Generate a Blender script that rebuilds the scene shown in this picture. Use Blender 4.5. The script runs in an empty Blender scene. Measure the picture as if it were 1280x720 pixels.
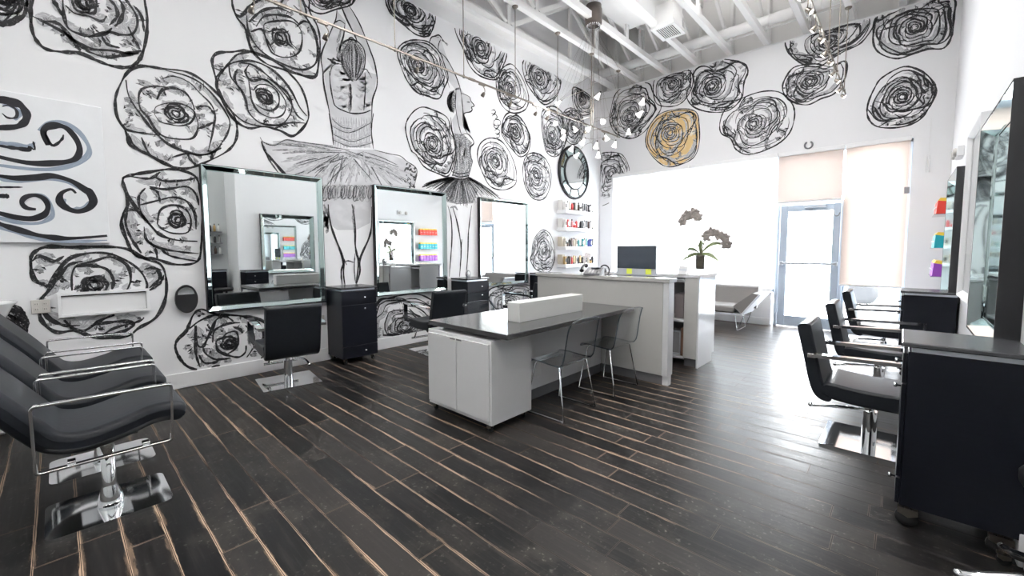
import bpy, math, random
from mathutils import Vector, Matrix
PI = math.pi
sc = bpy.context.scene
COL = sc.collection
LW, RW, BW, SW = -5.31, 0.45, 8.79, -3.6        # left, right, back (window) and rear wall planes
WT = 4.98                                        # top of the painted walls

# ------------------------------------------------------------------ materials
def new_mat(name):
    m = bpy.data.materials.new(name); m.use_nodes = True
    nt = m.node_tree; nt.nodes.clear()
    out = nt.nodes.new('ShaderNodeOutputMaterial')
    return m, nt, out
def N(nt, typ, **kw):
    n = nt.nodes.new(typ)
    for k, v in kw.items():
        if k.startswith('i_'):
            n.inputs[k[2:].replace('_', ' ')].default_value = v
        else: setattr(n, k, v)
    return n
def math_n(nt, op, a, b=None, clamp=False):
    n = nt.nodes.new('ShaderNodeMath'); n.operation = op; n.use_clamp = clamp
    for i, v in enumerate((a, b)):
        if v is None: continue
        if isinstance(v, (int, float)): n.inputs[i].default_value = v
        else: nt.links.new(v, n.inputs[i])
    return n.outputs[0]
def mix_c(nt, f, a, b):
    n = nt.nodes.new('ShaderNodeMix'); n.data_type = 'RGBA'
    for sock, v in ((n.inputs[0], f), (n.inputs[6], a), (n.inputs[7], b)):
        if isinstance(v, (int, float)): sock.default_value = v
        elif isinstance(v, tuple): sock.default_value = (*v, 1) if len(v) == 3 else v
        else: nt.links.new(v, sock)
    return n.outputs[2]
def pbr(name, col, rough=.5, metal=0, spec=.5, var=.04, scale=6, bump=0, coat=0, trans=0, ior=1.45, stretch=(1, 1, 1), rvar=0):
    """Principled surface whose colour, roughness and height vary a little with procedural noise"""
    m, nt, out = new_mat(name)
    p = N(nt, 'ShaderNodeBsdfPrincipled')
    tc = N(nt, 'ShaderNodeTexCoord'); mp = N(nt, 'ShaderNodeMapping'); mp.inputs['Scale'].default_value = stretch
    nt.links.new(tc.outputs['Object'], mp.inputs[0])
    no = N(nt, 'ShaderNodeTexNoise'); no.inputs['Scale'].default_value = scale; no.inputs['Detail'].default_value = 4
    nt.links.new(mp.outputs[0], no.inputs[0])
    c1 = tuple(max(0, c * (1 - var)) for c in col); c2 = tuple(min(1, c * (1 + var)) for c in col)
    nt.links.new(mix_c(nt, no.outputs[0], c1, c2), p.inputs['Base Color'])
    if rvar:
        r = math_n(nt, 'ADD', math_n(nt, 'MULTIPLY', no.outputs[0], rvar), rough - rvar / 2)
        nt.links.new(r, p.inputs['Roughness'])
    else: p.inputs['Roughness'].default_value = rough
    p.inputs['Metallic'].default_value = metal
    p.inputs['Specular IOR Level'].default_value = spec
    p.inputs['Coat Weight'].default_value = coat; p.inputs['Coat Roughness'].default_value = .05
    p.inputs['Transmission Weight'].default_value = trans; p.inputs['IOR'].default_value = ior
    if bump:
        b = N(nt, 'ShaderNodeBump'); b.inputs['Strength'].default_value = bump; b.inputs['Distance'].default_value = .01
        nt.links.new(no.outputs[0], b.inputs['Height']); nt.links.new(b.outputs[0], p.inputs['Normal'])
    nt.links.new(p.outputs[0], out.inputs[0])
    return m
WALLC = (.80, .80, .815)
M = {}
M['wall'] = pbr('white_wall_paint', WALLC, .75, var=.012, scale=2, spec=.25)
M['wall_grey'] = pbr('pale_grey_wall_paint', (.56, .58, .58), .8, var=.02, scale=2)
M['ceil'] = pbr('white_ceiling_paint', (.86, .855, .85), .75, var=.02, scale=3)
M['deck'] = pbr('grey_roof_boards', (.84, .83, .82), .85, var=.05, scale=3, stretch=(1, 8, 1))
M['trim'] = pbr('white_trim', (.82, .82, .83), .45, var=.02)
M['chrome'] = pbr('polished_chrome', (.86, .87, .88), .06, metal=1, var=.01)
M['steel'] = pbr('brushed_steel', (.22, .195, .17), .32, metal=1, var=.05, scale=30)
M['leather'] = pbr('black_vinyl_upholstery', (.013, .015, .019), .38, var=.15, scale=40, bump=.06, spec=.2)
M['cabinet'] = pbr('black_wood_laminate', (.006, .007, .011), .40, var=.25, scale=8, stretch=(1, 1, 12), spec=.22)
M['cabtop'] = pbr('dark_brushed_laminate_top', (.045, .047, .052), .26, var=.15, scale=10, stretch=(8, 1, 1), spec=.6)
M['tabletop'] = pbr('dark_grey_stone_worktop', (.05, .05, .052), .2, var=.12, scale=60, spec=.6)
M['gloss'] = pbr('white_gloss_laminate', (.78, .78, .79), .16, var=.01, spec=.5, coat=.4)
M['greige'] = pbr('pale_grey_gloss_laminate', (.55, .54, .52), .14, var=.01, spec=.5, coat=.5)
M['whitebox'] = pbr('white_satin_laminate', (.74, .74, .72), .35, var=.02)
M['kick'] = pbr('brushed_grey_plinth', (.16, .16, .17), .4, var=.08, scale=20)
M['mirror'] = pbr('silvered_mirror', (.83, .86, .86), .012, metal=1, var=0)
M['mirror_edge'] = pbr('bevelled_mirror_glass', (.62, .74, .73), .04, metal=1, var=.02)
M['glass_edge'] = pbr('green_glass_edge', (.25, .42, .40), .15, var=.05)
M['black'] = pbr('matt_black', (.006, .006, .008), .5, var=.1)
M['rubber'] = pbr('black_rubber', (.012, .012, .013), .6, var=.1)
M['plastic_w'] = pbr('white_plastic', (.78, .78, .78), .35, var=.01)
M['plastic_g'] = pbr('grey_plastic', (.30, .30, .31), .4, var=.02)
M['alu'] = pbr('silver_aluminium', (.66, .69, .74), .35, metal=.7, var=.02)
M['doorframe'] = pbr('pale_blue_grey_door_metal', (.46, .53, .62), .4, var=.02, metal=.2)
M['screen'] = pbr('dark_display_glass', (.035, .045, .06), .08, var=.05, spec=.7)
M['note'] = pbr('yellow_green_paper', (.72, .80, .10), .8, var=.03)
M['canvas'] = pbr('white_painted_canvas', (.80, .81, .83), .7, var=.05, scale=9, bump=.15)
M['sofa'] = pbr('grey_woven_fabric', (.20, .19, .185), .85, var=.1, scale=90, bump=.1)
M['sofashell'] = pbr('pale_sofa_shell', (.70, .73, .78), .3, var=.02)
M['ceramic'] = pbr('white_ceramic', (.8, .8, .8), .12, var=.01, coat=.5)
M['copper'] = pbr('brown_bronze_metal', (.13, .11, .10), .35, metal=.6, var=.1, scale=20)
M['leaf'] = pbr('olive_green_leaf', (.16, .20, .09), .45, var=.2, scale=20)
M['stem'] = pbr('brown_green_stem', (.14, .12, .07), .6, var=.2)
M['petal'] = pbr('pale_orchid_petal', (.34, .30, .28), .6, var=.15, scale=30)
M['petal_w'] = pbr('white_orchid_petal', (.85, .80, .80), .6, var=.08, scale=30)
M['moss'] = pbr('brown_bark', (.16, .13, .10), .9, var=.4, scale=60, bump=.4)
M['pave'] = pbr('pale_concrete', (.62, .62, .60), .85, var=.06, scale=3)
M['carpaint'] = pbr('pale_blue_car_paint', (.42, .50, .60), .2, var=.01, coat=.5)
M['dvent'] = pbr('dark_vent_slots', (.05, .05, .05), .7, var=.1)
M['outlet'] = pbr('ivory_outlet_plate', (.55, .53, .50), .5, var=.03)
def ink_mat(name, c_dark, c_light, thr, sharp, su=3.0, sv=9.0):
    m, nt, out = new_mat(name)
    p = N(nt, 'ShaderNodeBsdfPrincipled'); p.inputs['Roughness'].default_value = .7; p.inputs['Specular IOR Level'].default_value = .25
    uv = N(nt, 'ShaderNodeUVMap'); mp = N(nt, 'ShaderNodeMapping'); mp.inputs['Scale'].default_value = (su, sv, 1)
    nt.links.new(uv.outputs[0], mp.inputs[0])
    no = N(nt, 'ShaderNodeTexNoise'); no.inputs['Scale'].default_value = 1.0; no.inputs['Detail'].default_value = 3
    nt.links.new(mp.outputs[0], no.inputs[0])
    f = math_n(nt, 'MULTIPLY', math_n(nt, 'SUBTRACT', no.outputs[0], thr), sharp, True)
    nt.links.new(mix_c(nt, f, c_dark, c_light), p.inputs['Base Color'])
    nt.links.new(p.outputs[0], out.inputs[0]); return m
M['ink'] = ink_mat('black_brush_paint', (.014, .014, .016), (.30, .30, .31), .58, 5, 5, 2)
M['ink_thin'] = ink_mat('dry_black_brush_paint', (.035, .035, .04), (.55, .55, .56), .50, 5, 10, 4)
M['wash'] = ink_mat('grey_dry_brush_wash', (.38, .38, .40), (.72, .72, .735), .47, 5, 2, 5)
M['wash_dark'] = ink_mat('charcoal_dry_brush_wash', (.13, .13, .14), (.62, .62, .63), .45, 5, 3, 8)
M['body_wash'] = ink_mat('soft_grey_body_wash', (.56, .56, .58), (.76, .76, .775), .47, 3, .35, .5)
M['gold'] = ink_mat('ochre_gold_paint', (.70, .50, .24), (.76, .70, .60), .50, 5, .6, .6)
M['blue_grey'] = ink_mat('blue_grey_paint', (.27, .32, .40), (.40, .45, .52), .5, 3, 2, 4)
M['blackpaint'] = ink_mat('thick_black_paint', (.010, .010, .014), (.03, .03, .035), .5, 3)

def floor_mat():
    m, nt, out = new_mat('dark_reclaimed_wood_planks')
    L = nt.links
    p = N(nt, 'ShaderNodeBsdfPrincipled')
    tc = N(nt, 'ShaderNodeTexCoord'); sep = N(nt, 'ShaderNodeSeparateXYZ'); L.new(tc.outputs['Object'], sep.inputs[0])
    X, Y = sep.outputs[0], sep.outputs[1]
    W = .148
    wv = N(nt, 'ShaderNodeTexNoise'); wv.inputs['Scale'].default_value = 1.6; L.new(tc.outputs['Object'], wv.inputs[0])
    Yw = math_n(nt, 'ADD', Y, math_n(nt, 'MULTIPLY', math_n(nt, 'SUBTRACT', wv.outputs[0], .5), .002))
    r = math_n(nt, 'DIVIDE', Yw, W); row = math_n(nt, 'FLOOR', r); fr = math_n(nt, 'FRACT', r)
    wn = N(nt, 'ShaderNodeTexWhiteNoise', noise_dimensions='1D'); L.new(row, wn.inputs['W'])
    xo = math_n(nt, 'ADD', math_n(nt, 'DIVIDE', X, 1.25), math_n(nt, 'MULTIPLY', wn.outputs[0], 7.3))
    pid = math_n(nt, 'FLOOR', xo); fx = math_n(nt, 'FRACT', xo)
    cb = N(nt, 'ShaderNodeCombineXYZ'); L.new(row, cb.inputs[0]); L.new(pid, cb.inputs[1])
    wn2 = N(nt, 'ShaderNodeTexWhiteNoise', noise_dimensions='2D'); L.new(cb.outputs[0], wn2.inputs[0])
    # grain, stretched along the plank and shifted per plank
    mp = N(nt, 'ShaderNodeMapping'); mp.inputs['Scale'].default_value = (1.6, 26, 1)
    ad = N(nt, 'ShaderNodeVectorMath', operation='MULTIPLY_ADD'); L.new(wn2.outputs[1], ad.inputs[0]); ad.inputs[1].default_value = (9, 9, 9); L.new(tc.outputs['Object'], ad.inputs[2])
    L.new(ad.outputs[0], mp.inputs[0])
    gr = N(nt, 'ShaderNodeTexNoise'); gr.inputs['Scale'].default_value = 2.2; gr.inputs['Detail'].default_value = 7; L.new(mp.outputs[0], gr.inputs[0])
    base = mix_c(nt, math_n(nt, 'POWER', wn2.outputs[0], 2.2), (.0035, .0036, .0042), (.020, .018, .017))
    pa = N(nt, 'ShaderNodeTexNoise'); pa.inputs['Scale'].default_value = 3.2; pa.inputs['Detail'].default_value = 6; pa.inputs['Roughness'].default_value = .65; L.new(ad.outputs[0], pa.inputs[0])
    base = mix_c(nt, math_n(nt, 'MULTIPLY', math_n(nt, 'SUBTRACT', pa.outputs[0], .50), 3.2, True), base, (.040, .036, .031))
    spk = N(nt, 'ShaderNodeTexNoise'); spk.inputs['Scale'].default_value = 42; spk.inputs['Detail'].default_value = 4; L.new(tc.outputs['Object'], spk.inputs[0])
    base = mix_c(nt, math_n(nt, 'MULTIPLY', math_n(nt, 'MULTIPLY', math_n(nt, 'SUBTRACT', spk.outputs[0], .60), 9, True), math_n(nt, 'MULTIPLY', math_n(nt, 'SUBTRACT', pa.outputs[0], .44), 5, True)), base, (.11, .10, .09))
    base = mix_c(nt, math_n(nt, 'MULTIPLY', math_n(nt, 'SUBTRACT', gr.outputs[0], .52), 2.6, True), base, (.034, .029, .027))
    # distance to the long seam and to the butt joint
    e = math_n(nt, 'MINIMUM', fr, math_n(nt, 'SUBTRACT', 1.0, fr))        # 0 at the seam, .5 mid plank
    ex = math_n(nt, 'MINIMUM', fx, math_n(nt, 'SUBTRACT', 1.0, fx))
    # big and small noise decide where the edge is worn down to brown wood
    b1 = N(nt, 'ShaderNodeTexNoise'); b1.inputs['Scale'].default_value = .9; b1.inputs['Detail'].default_value = 2; L.new(tc.outputs['Object'], b1.inputs[0])
    b2 = N(nt, 'ShaderNodeTexNoise'); b2.inputs['Scale'].default_value = 3.0; b2.inputs['Detail'].default_value = 8; b2.inputs['Roughness'].default_value = .75
    mp2 = N(nt, 'ShaderNodeMapping'); mp2.inputs['Scale'].default_value = (.9, 6, 1); L.new(ad.outputs[0], mp2.inputs[0]); L.new(mp2.outputs[0], b2.inputs[0])
    wear_w = math_n(nt, 'ADD', math_n(nt, 'MULTIPLY', math_n(nt, 'SUBTRACT', b2.outputs[0], .46), .75), math_n(nt, 'MULTIPLY', math_n(nt, 'SUBTRACT', b1.outputs[0], .50), .35))
    wear = math_n(nt, 'MULTIPLY', math_n(nt, 'SUBTRACT', wear_w, e), 14, True)
    wearc = mix_c(nt, gr.outputs[0], (.10, .056, .035), (.36, .26, .18))
    c = mix_c(nt, math_n(nt, 'MULTIPLY', wear, .55), base, wearc)
    # flecks in the middle of the planks
    fl = math_n(nt, 'MULTIPLY', math_n(nt, 'SUBTRACT', math_n(nt, 'ADD', b2.outputs[0], math_n(nt, 'MULTIPLY', b1.outputs[0], .35)), .86), 9, True)
    c = mix_c(nt, math_n(nt, 'MULTIPLY', fl, .5), c, wearc)
    seam = math_n(nt, 'MAXIMUM', math_n(nt, 'LESS_THAN', e, math_n(nt, 'MULTIPLY', math_n(nt, 'MULTIPLY', gr.outputs[0], gr.outputs[0]), .13)), math_n(nt, 'MULTIPLY', math_n(nt, 'LESS_THAN', ex, .0035), .5))
    seamc = mix_c(nt, math_n(nt, 'MULTIPLY', math_n(nt, 'SUBTRACT', b1.outputs[0], .38), 5, True), (.05, .037, .030), (.40, .29, .21))
    c = mix_c(nt, seam, c, seamc)
    zone = math_n(nt, 'MULTIPLY', math_n(nt, 'ADD', math_n(nt, 'MULTIPLY', X, -.7), math_n(nt, 'MULTIPLY', math_n(nt, 'SUBTRACT', b1.outputs[0], .5), 2.0)), 1.0, True)   # window glare put into the colour: seams lose their brown toward the right wall
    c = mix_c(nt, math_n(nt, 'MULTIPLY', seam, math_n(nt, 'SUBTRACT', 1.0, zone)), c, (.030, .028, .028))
    gap = math_n(nt, 'MAXIMUM', math_n(nt, 'LESS_THAN', e, .009), math_n(nt, 'LESS_THAN', ex, .0014))
    c = mix_c(nt, gap, c, (.006, .005, .005))
    L.new(c, p.inputs['Base Color'])
    ro = math_n(nt, 'ADD', math_n(nt, 'MULTIPLY', gr.outputs[0], .26), math_n(nt, 'ADD', math_n(nt, 'MULTIPLY', wn2.outputs[0], .08), .22))
    L.new(math_n(nt, 'ADD', ro, math_n(nt, 'MULTIPLY', seam, .25)), p.inputs['Roughness'])
    p.inputs['Specular IOR Level'].default_value = .20
    h = math_n(nt, 'SUBTRACT', math_n(nt, 'MULTIPLY', gr.outputs[0], .35), math_n(nt, 'MULTIPLY', gap, 1.2))
    bp = N(nt, 'ShaderNodeBump'); bp.inputs['Strength'].default_value = .35; bp.inputs['Distance'].default_value = .004
    L.new(h, bp.inputs['Height']); L.new(bp.outputs[0], p.inputs['Normal'])
    L.new(p.outputs[0], out.inputs[0]); return m
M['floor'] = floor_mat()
def blind_mat(name, col, tcol):
    m, nt, out = new_mat(name)
    d = N(nt, 'ShaderNodeBsdfDiffuse'); t = N(nt, 'ShaderNodeBsdfTranslucent'); mx = N(nt, 'ShaderNodeMixShader')
    tc = N(nt, 'ShaderNodeTexCoord'); wv = N(nt, 'ShaderNodeTexNoise'); mp = N(nt, 'ShaderNodeMapping'); mp.inputs['Scale'].default_value = (1, 1, 60)
    nt.links.new(tc.outputs['Object'], mp.inputs[0]); nt.links.new(mp.outputs[0], wv.inputs[0]); wv.inputs['Scale'].default_value = 3
    nt.links.new(mix_c(nt, wv.outputs[0], tuple(c * .97 for c in tcol), tcol), t.inputs[0])
    d.inputs[0].default_value = (*col, 1); mx.inputs[0].default_value = .75
    nt.links.new(d.outputs[0], mx.inputs[1]); nt.links.new(t.outputs[0], mx.inputs[2]); nt.links.new(mx.outputs[0], out.inputs[0]); return m
M['blind'] = blind_mat('white_roller_blind_fabric', (.8, .8, .8), (.86, .86, .86))
M['blind_pink'] = blind_mat('warm_white_roller_blind_fabric', (.72, .66, .64), (.29, .257, .24))
M['blind_warm'] = blind_mat('cream_roller_blind_fabric', (.74, .68, .64), (.36, .318, .295))
def clear_mat(name, tint, gloss, rough=.03):
    m, nt, out = new_mat(name)
    t = N(nt, 'ShaderNodeBsdfTransparent'); t.inputs[0].default_value = (*tint, 1)
    g = N(nt, 'ShaderNodeBsdfGlossy'); g.inputs['Roughness'].default_value = rough
    fr = N(nt, 'ShaderNodeLayerWeight'); fr.inputs[0].default_value = .4
    no = N(nt, 'ShaderNodeTexNoise'); no.inputs['Scale'].default_value = 4
    f = math_n(nt, 'ADD', math_n(nt, 'MULTIPLY', math_n(nt, 'POWER', fr.outputs[1], 3.0), gloss), math_n(nt, 'MULTIPLY', no.outputs[0], .02), True)
    mx = N(nt, 'ShaderNodeMixShader'); nt.links.new(f, mx.inputs[0]); nt.links.new(t.outputs[0], mx.inputs[1]); nt.links.new(g.outputs[0], mx.inputs[2])
    nt.links.new(mx.outputs[0], out.inputs[0]); return m
M['pane'] = clear_mat('clear_window_glass', (.97, .98, .98), .8, .01)
M['acrylic'] = clear_mat('clear_acrylic', (.96, .97, .98), 1.3, .08)
M['acrylic_edge'] = clear_mat('acrylic_edge_glass', (.62, .67, .72), 2.6, .2)
M['vase'] = clear_mat('clear_vase_glass', (.78, .80, .80), 1.2, .03)
def emit_mat(name, col, s):
    m, nt, out = new_mat(name); e = N(nt, 'ShaderNodeEmission'); e.inputs[0].default_value = (*col, 1); e.inputs[1].default_value = s
    nt.links.new(e.outputs[0], out.inputs[0]); return m
M['lamp_on'] = emit_mat('lit_lamp_lens', (1, .93, .84), 14)
M['lampglass'] = emit_mat('lit_frosted_glass_shade', (1, .98, .96), 1.6)
M['fill_glow'] = emit_mat('fill_panel_emission', (1, .99, .98), 11.5)  # added fill light shining down into the room
M['fill_glow_up'] = emit_mat('upper_fill_emission', (1, .985, .96), 60.0)  # added fill light aimed up to brighten the roof boards
def flat(name, col, rough=.4): 
    if name not in M: M[name] = pbr(name, col, rough, var=.03)
    return M[name]

# ------------------------------------------------------------------ mesh helpers
class MB:
    """collects shapes and links them as one mesh object"""
    def __init__(s): s.v = []; s.f = []; s.mi = []; s.uv = []; s.cur = 0; s.smooth = []
    def add(s, vs, fs, smooth=False, uvs=None):
        b = len(s.v); s.v += [tuple(v) for v in vs]
        for k, f in enumerate(fs):
            s.f.append(tuple(b + i for i in f)); s.mi.append(s.cur); s.smooth.append(smooth)
            s.uv.append([uvs[i] for i in f] if uvs else [(0, 0)] * len(f))
        return s
    def box(s, x0, x1, y0, y1, z0, z1, ch=0):
        if ch <= 0:
            vs = [(x, y, z) for z in (z0, z1) for y in (y0, y1) for x in (x0, x1)]
            return s.add(vs, [(0, 2, 3, 1), (4, 5, 7, 6), (0, 1, 5, 4), (2, 6, 7, 3), (0, 4, 6, 2), (1, 3, 7, 5)])
        c = min(ch, (x1 - x0) * .49, (y1 - y0) * .49, (z1 - z0) * .49)
        vs = []; idx = {}
        def V(*p):
            if p not in idx: idx[p] = len(vs); vs.append(p)
            return idx[p]
        X = (x0, x1); Y = (y0, y1); Z = (z0, z1)
        def ins(v, lo, hi): return v + c if v == lo else v - c
        fs = []; cor = {}
        for a in X:
            for b in Y:
                for d in Z:
                    cor[(a, b, d)] = (V(a, ins(b, y0, y1), ins(d, z0, z1)), V(ins(a, x0, x1), b, ins(d, z0, z1)), V(ins(a, x0, x1), ins(b, y0, y1), d))
        for a in X:
            q = [cor[(a, y0, z0)][0], cor[(a, y1, z0)][0], cor[(a, y1, z1)][0], cor[(a, y0, z1)][0]]; fs.append(q if a == x1 else q[::-1])
        for b in Y:
            q = [cor[(x0, b, z0)][1], cor[(x1, b, z0)][1], cor[(x1, b, z1)][1], cor[(x0, b, z1)][1]]; fs.append(q if b == y0 else q[::-1])
        for d in Z:
            q = [cor[(x0, y0, d)][2], cor[(x1, y0, d)][2], cor[(x1, y1, d)][2], cor[(x0, y1, d)][2]]; fs.append(q if d == z1 else q[::-1])
        for a in X:
            for b in Y:
                q = [cor[(a, b, z0)][0], cor[(a, b, z0)][1], cor[(a, b, z1)][1], cor[(a, b, z1)][0]]; fs.append(q if (a == x0) == (b == y0) else q[::-1])
        for a in X:
            for d in Z:
                q = [cor[(a, y0, d)][0], cor[(a, y0, d)][2], cor[(a, y1, d)][2], cor[(a, y1, d)][0]]; fs.append(q if (a == x0) == (d == z1) else q[::-1])
        for b in Y:
            for d in Z:
                q = [cor[(x0, b, d)][1], cor[(x0, b, d)][2], cor[(x1, b, d)][2], cor[(x1, b, d)][1]]; fs.append(q if (b == y0) == (d == z0) else q[::-1])
        for k, t in cor.items():
            a, b, d = k; par = (a == x1) ^ (b == y1) ^ (d == z1)
            fs.append(t if par else t[::-1])
        return s.add(vs, fs)
    def tube(s, pts, r, n=8, closed=False, cap=True):
        P = [Vector(p) for p in pts]; m = len(P)
        rr = r if isinstance(r, (list, tuple)) else [r] * m
        up = None; rings = []
        for i, p in enumerate(P):
            a = P[i - 1] if (i > 0 or closed) else P[i]; b = P[(i + 1) % m] if (i < m - 1 or closed) else P[i]
            t = (b - a).normalized()
            if up is None:
                up = Vector((0, 0, 1)) if abs(t.z) < .9 else Vector((1, 0, 0))
            u = t.cross(up)
            if u.length < 1e-5: u = t.cross(Vector((0, 1, 0)))
            u.normalize(); w = u.cross(t).normalized(); up = w
            # widen mitred corners so that the tube keeps its thickness
            k = 1.0
            rings.append([p + (u * math.cos(2 * PI * j / n) + w * math.sin(2 * PI * j / n)) * rr[i] * k for j in range(n)])
        vs = [v for ring in rings for v in ring]; fs = []
        for i in range(m if closed else m - 1):
            for j in range(n):
                a = i * n + j; b = i * n + (j + 1) % n; c = ((i + 1) % m) * n + (j + 1) % n; d = ((i + 1) % m) * n + j
                fs.append((a, d, c, b))
        s.add(vs, fs, True)
        if cap and not closed:
            s.add(rings[0], [tuple(range(n))]); s.add(rings[-1], [tuple(range(n))[::-1]])
        return s
    def cyl(s, p0, p1, r0, r1=None, n=16): return s.tube([p0, p1], [r0, r0 if r1 is None else r1], n)
    def lathe(s, c, prof, n=24, axis='z'):
        vs = []; fs = []
        for (r, h) in prof:
            for j in range(n):
                a = 2 * PI * j / n; x, y = r * math.cos(a), r * math.sin(a)
                v = {'z': (x, y, h), 'x': (h, x, y), 'y': (y, h, x)}[axis]
                vs.append((c[0] + v[0], c[1] + v[1], c[2] + v[2]))
        for i in range(len(prof) - 1):
            for j in range(n):
                fs.append((i * n + j, i * n + (j + 1) % n, (i + 1) * n + (j + 1) % n, (i + 1) * n + j))
        fs.append(tuple(range(n))[::-1]); k = (len(prof) - 1) * n; fs.append(tuple(k + j for j in range(n)))
        return s.add(vs, fs, True)
    def prism(s, poly, axis, a0, a1, smooth=False):
        """polygon in the plane normal to axis, swept from a0 to a1"""
        def P(u, v, a): return {'x': (a, u, v), 'y': (u, a, v), 'z': (u, v, a)}[axis]
        n = len(poly); vs = [P(u, v, a0) for u, v in poly] + [P(u, v, a1) for u, v in poly]
        s.add(vs, [(i, (i + 1) % n, n + (i + 1) % n, n + i) for i in range(n)], smooth)
        s.add(vs, [tuple(range(n))[::-1], tuple(range(n, 2 * n))])
        return s
    def ball(s, c, r, n=12, m=8, sq=(1, 1, 1)):
        prof = [(math.sin(PI * i / m) * r + 1e-5, -math.cos(PI * i / m) * r) for i in range(m + 1)]
        vs = []; fs = []
        for (rr, h) in prof:
            for j in range(n):
                a = 2 * PI * j / n; vs.append((c[0] + rr * math.cos(a) * sq[0], c[1] + rr * math.sin(a) * sq[1], c[2] + h * sq[2]))
        for i in range(m):
            for j in range(n): fs.append((i * n + j, i * n + (j + 1) % n, (i + 1) * n + (j + 1) % n, (i + 1) * n + j))
        return s.add(vs, fs, True)
    def build(s, name, mat, parent=None, bevel=0, loc=None):
        me = bpy.data.meshes.new(name)
        me.from_pydata(s.v, [], s.f)
        for m in (mat if isinstance(mat, (list, tuple)) else [mat]): me.materials.append(M[m] if isinstance(m, str) else m)
        me.polygons.foreach_set('material_index', s.mi); me.polygons.foreach_set('use_smooth', s.smooth)
        if any(any(q != (0, 0) for q in u) for u in s.uv[:4]):
            ul = me.uv_layers.new(name='UVMap'); k = 0; flatuv = []
            for u in s.uv:
                for q in u: flatuv += [q[0], q[1]]
            ul.data.foreach_set('uv', flatuv)
        me.update()
        o = bpy.data.objects.new(name, me); COL.objects.link(o)
        if parent: o.parent = parent
        if loc: o.location = loc
        if any(s.smooth) and not all(s.smooth):
            pass
        if bevel:
            b = o.modifiers.new('Bevel', 'BEVEL'); b.width = bevel; b.segments = 3; b.limit_method = 'ANGLE'; b.angle_limit = math.radians(40)
            for p in me.polygons: p.use_smooth = True
            w = o.modifiers.new('WN', 'WEIGHTED_NORMAL'); w.keep_sharp = True
        return o
def tag(o, label=None, cat=None, group=None, kind=None):
    if label: o['label'] = label
    if cat: o['category'] = cat
    if group: o['group'] = group
    if kind: o['kind'] = kind
    return o
def empty(name, loc, rz=0, label=None, cat=None, group=None):
    o = bpy.data.objects.new(name, None); COL.objects.link(o); o.empty_display_size = .1
    o.location = loc; o.rotation_euler = (0, 0, rz); return tag(o, label, cat, group)
def copy_tree(o, parent=None):
    c = o.copy(); COL.objects.link(c)
    if parent: c.parent = parent
    for ch in [q for q in bpy.data.objects if q.parent is o]: copy_tree(ch, c)
    return c
def place(o, loc, rz=0, label=None):
    o.location = loc; o.rotation_euler = (0, 0, rz)
    if label: o['label'] = label
    return o
def bez(P, n=6, closed=False):
    """Catmull-Rom through the points"""
    m = len(P); out = []
    rng = range(m if closed else m - 1)
    for i in rng:
        g = (lambda k: P[k % m]) if closed else (lambda k: P[max(0, min(m - 1, k))])
        p0, p1, p2, p3 = g(i - 1), g(i), g(i + 1), g(i + 2)
        for j in range(n):
            t = j / n
            out.append(tuple(.5 * (2 * b + (c - a) * t + (2 * a - 5 * b + 4 * c - d) * t * t + (3 * b - a - 3 * c + d) * t ** 3) for a, b, c, d in zip(p0, p1, p2, p3)))
    if not closed: out.append(tuple(P[-1]))
    return out
def rounded(poly, r, n=4):
    """rounds the corners of a closed 2-D polygon"""
    out = []; m = len(poly)
    for i in range(m):
        p = Vector(poly[i]); a = Vector(poly[i - 1]) - p; b = Vector(poly[(i + 1) % m]) - p
        d = min(r, a.length * .45, b.length * .45); s = p + a.normalized() * d; e = p + b.normalized() * d
        for j in range(n + 1):
            t = j / n; q = s * (1 - t) ** 2 + p * 2 * t * (1 - t) + e * t * t; out.append((q.x, q.y))
    return out
# ------------------------------------------------------------------ camera
YAW, PITCH, ROLL, FPX, CX, CY, EYE = -.7475, -.0703, -.0023, 526.35, 640, 348.26, 1.40
def cam_axes():
    f = Vector((math.sin(YAW) * math.cos(PITCH), math.cos(YAW) * math.cos(PITCH), math.sin(PITCH)))
    r = Vector((math.cos(YAW), -math.sin(YAW), 0)); u = r.cross(f)
    return r * math.cos(ROLL) + u * math.sin(ROLL), u * math.cos(ROLL) - r * math.sin(ROLL), f
RT, UP, FW = cam_axes()
cam_d = bpy.data.cameras.new('camera'); cam = bpy.data.objects.new('camera', cam_d); COL.objects.link(cam)
m3 = Matrix((RT, UP, -FW)).transposed(); cam.matrix_world = Matrix.Translation((0, 0, EYE)) @ m3.to_4x4()
cam_d.sensor_width = 36; cam_d.lens = FPX * 36 / 1280; cam_d.shift_y = (CY - 360) / 1280; cam_d.clip_start = .05; cam_d.clip_end = 200
sc.camera = cam
def ray(px, py): return RT * ((px - CX) / FPX) - UP * ((py - CY) / FPX) + FW
def hit(px, py, axis, val):
    """the point of the plane axis = val that the photograph shows at px, py (used once, to measure the painted walls)"""
    d = ray(px, py); o = Vector((0, 0, EYE)); t = (val - o[axis]) / d[axis]; return o + d * t

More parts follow.
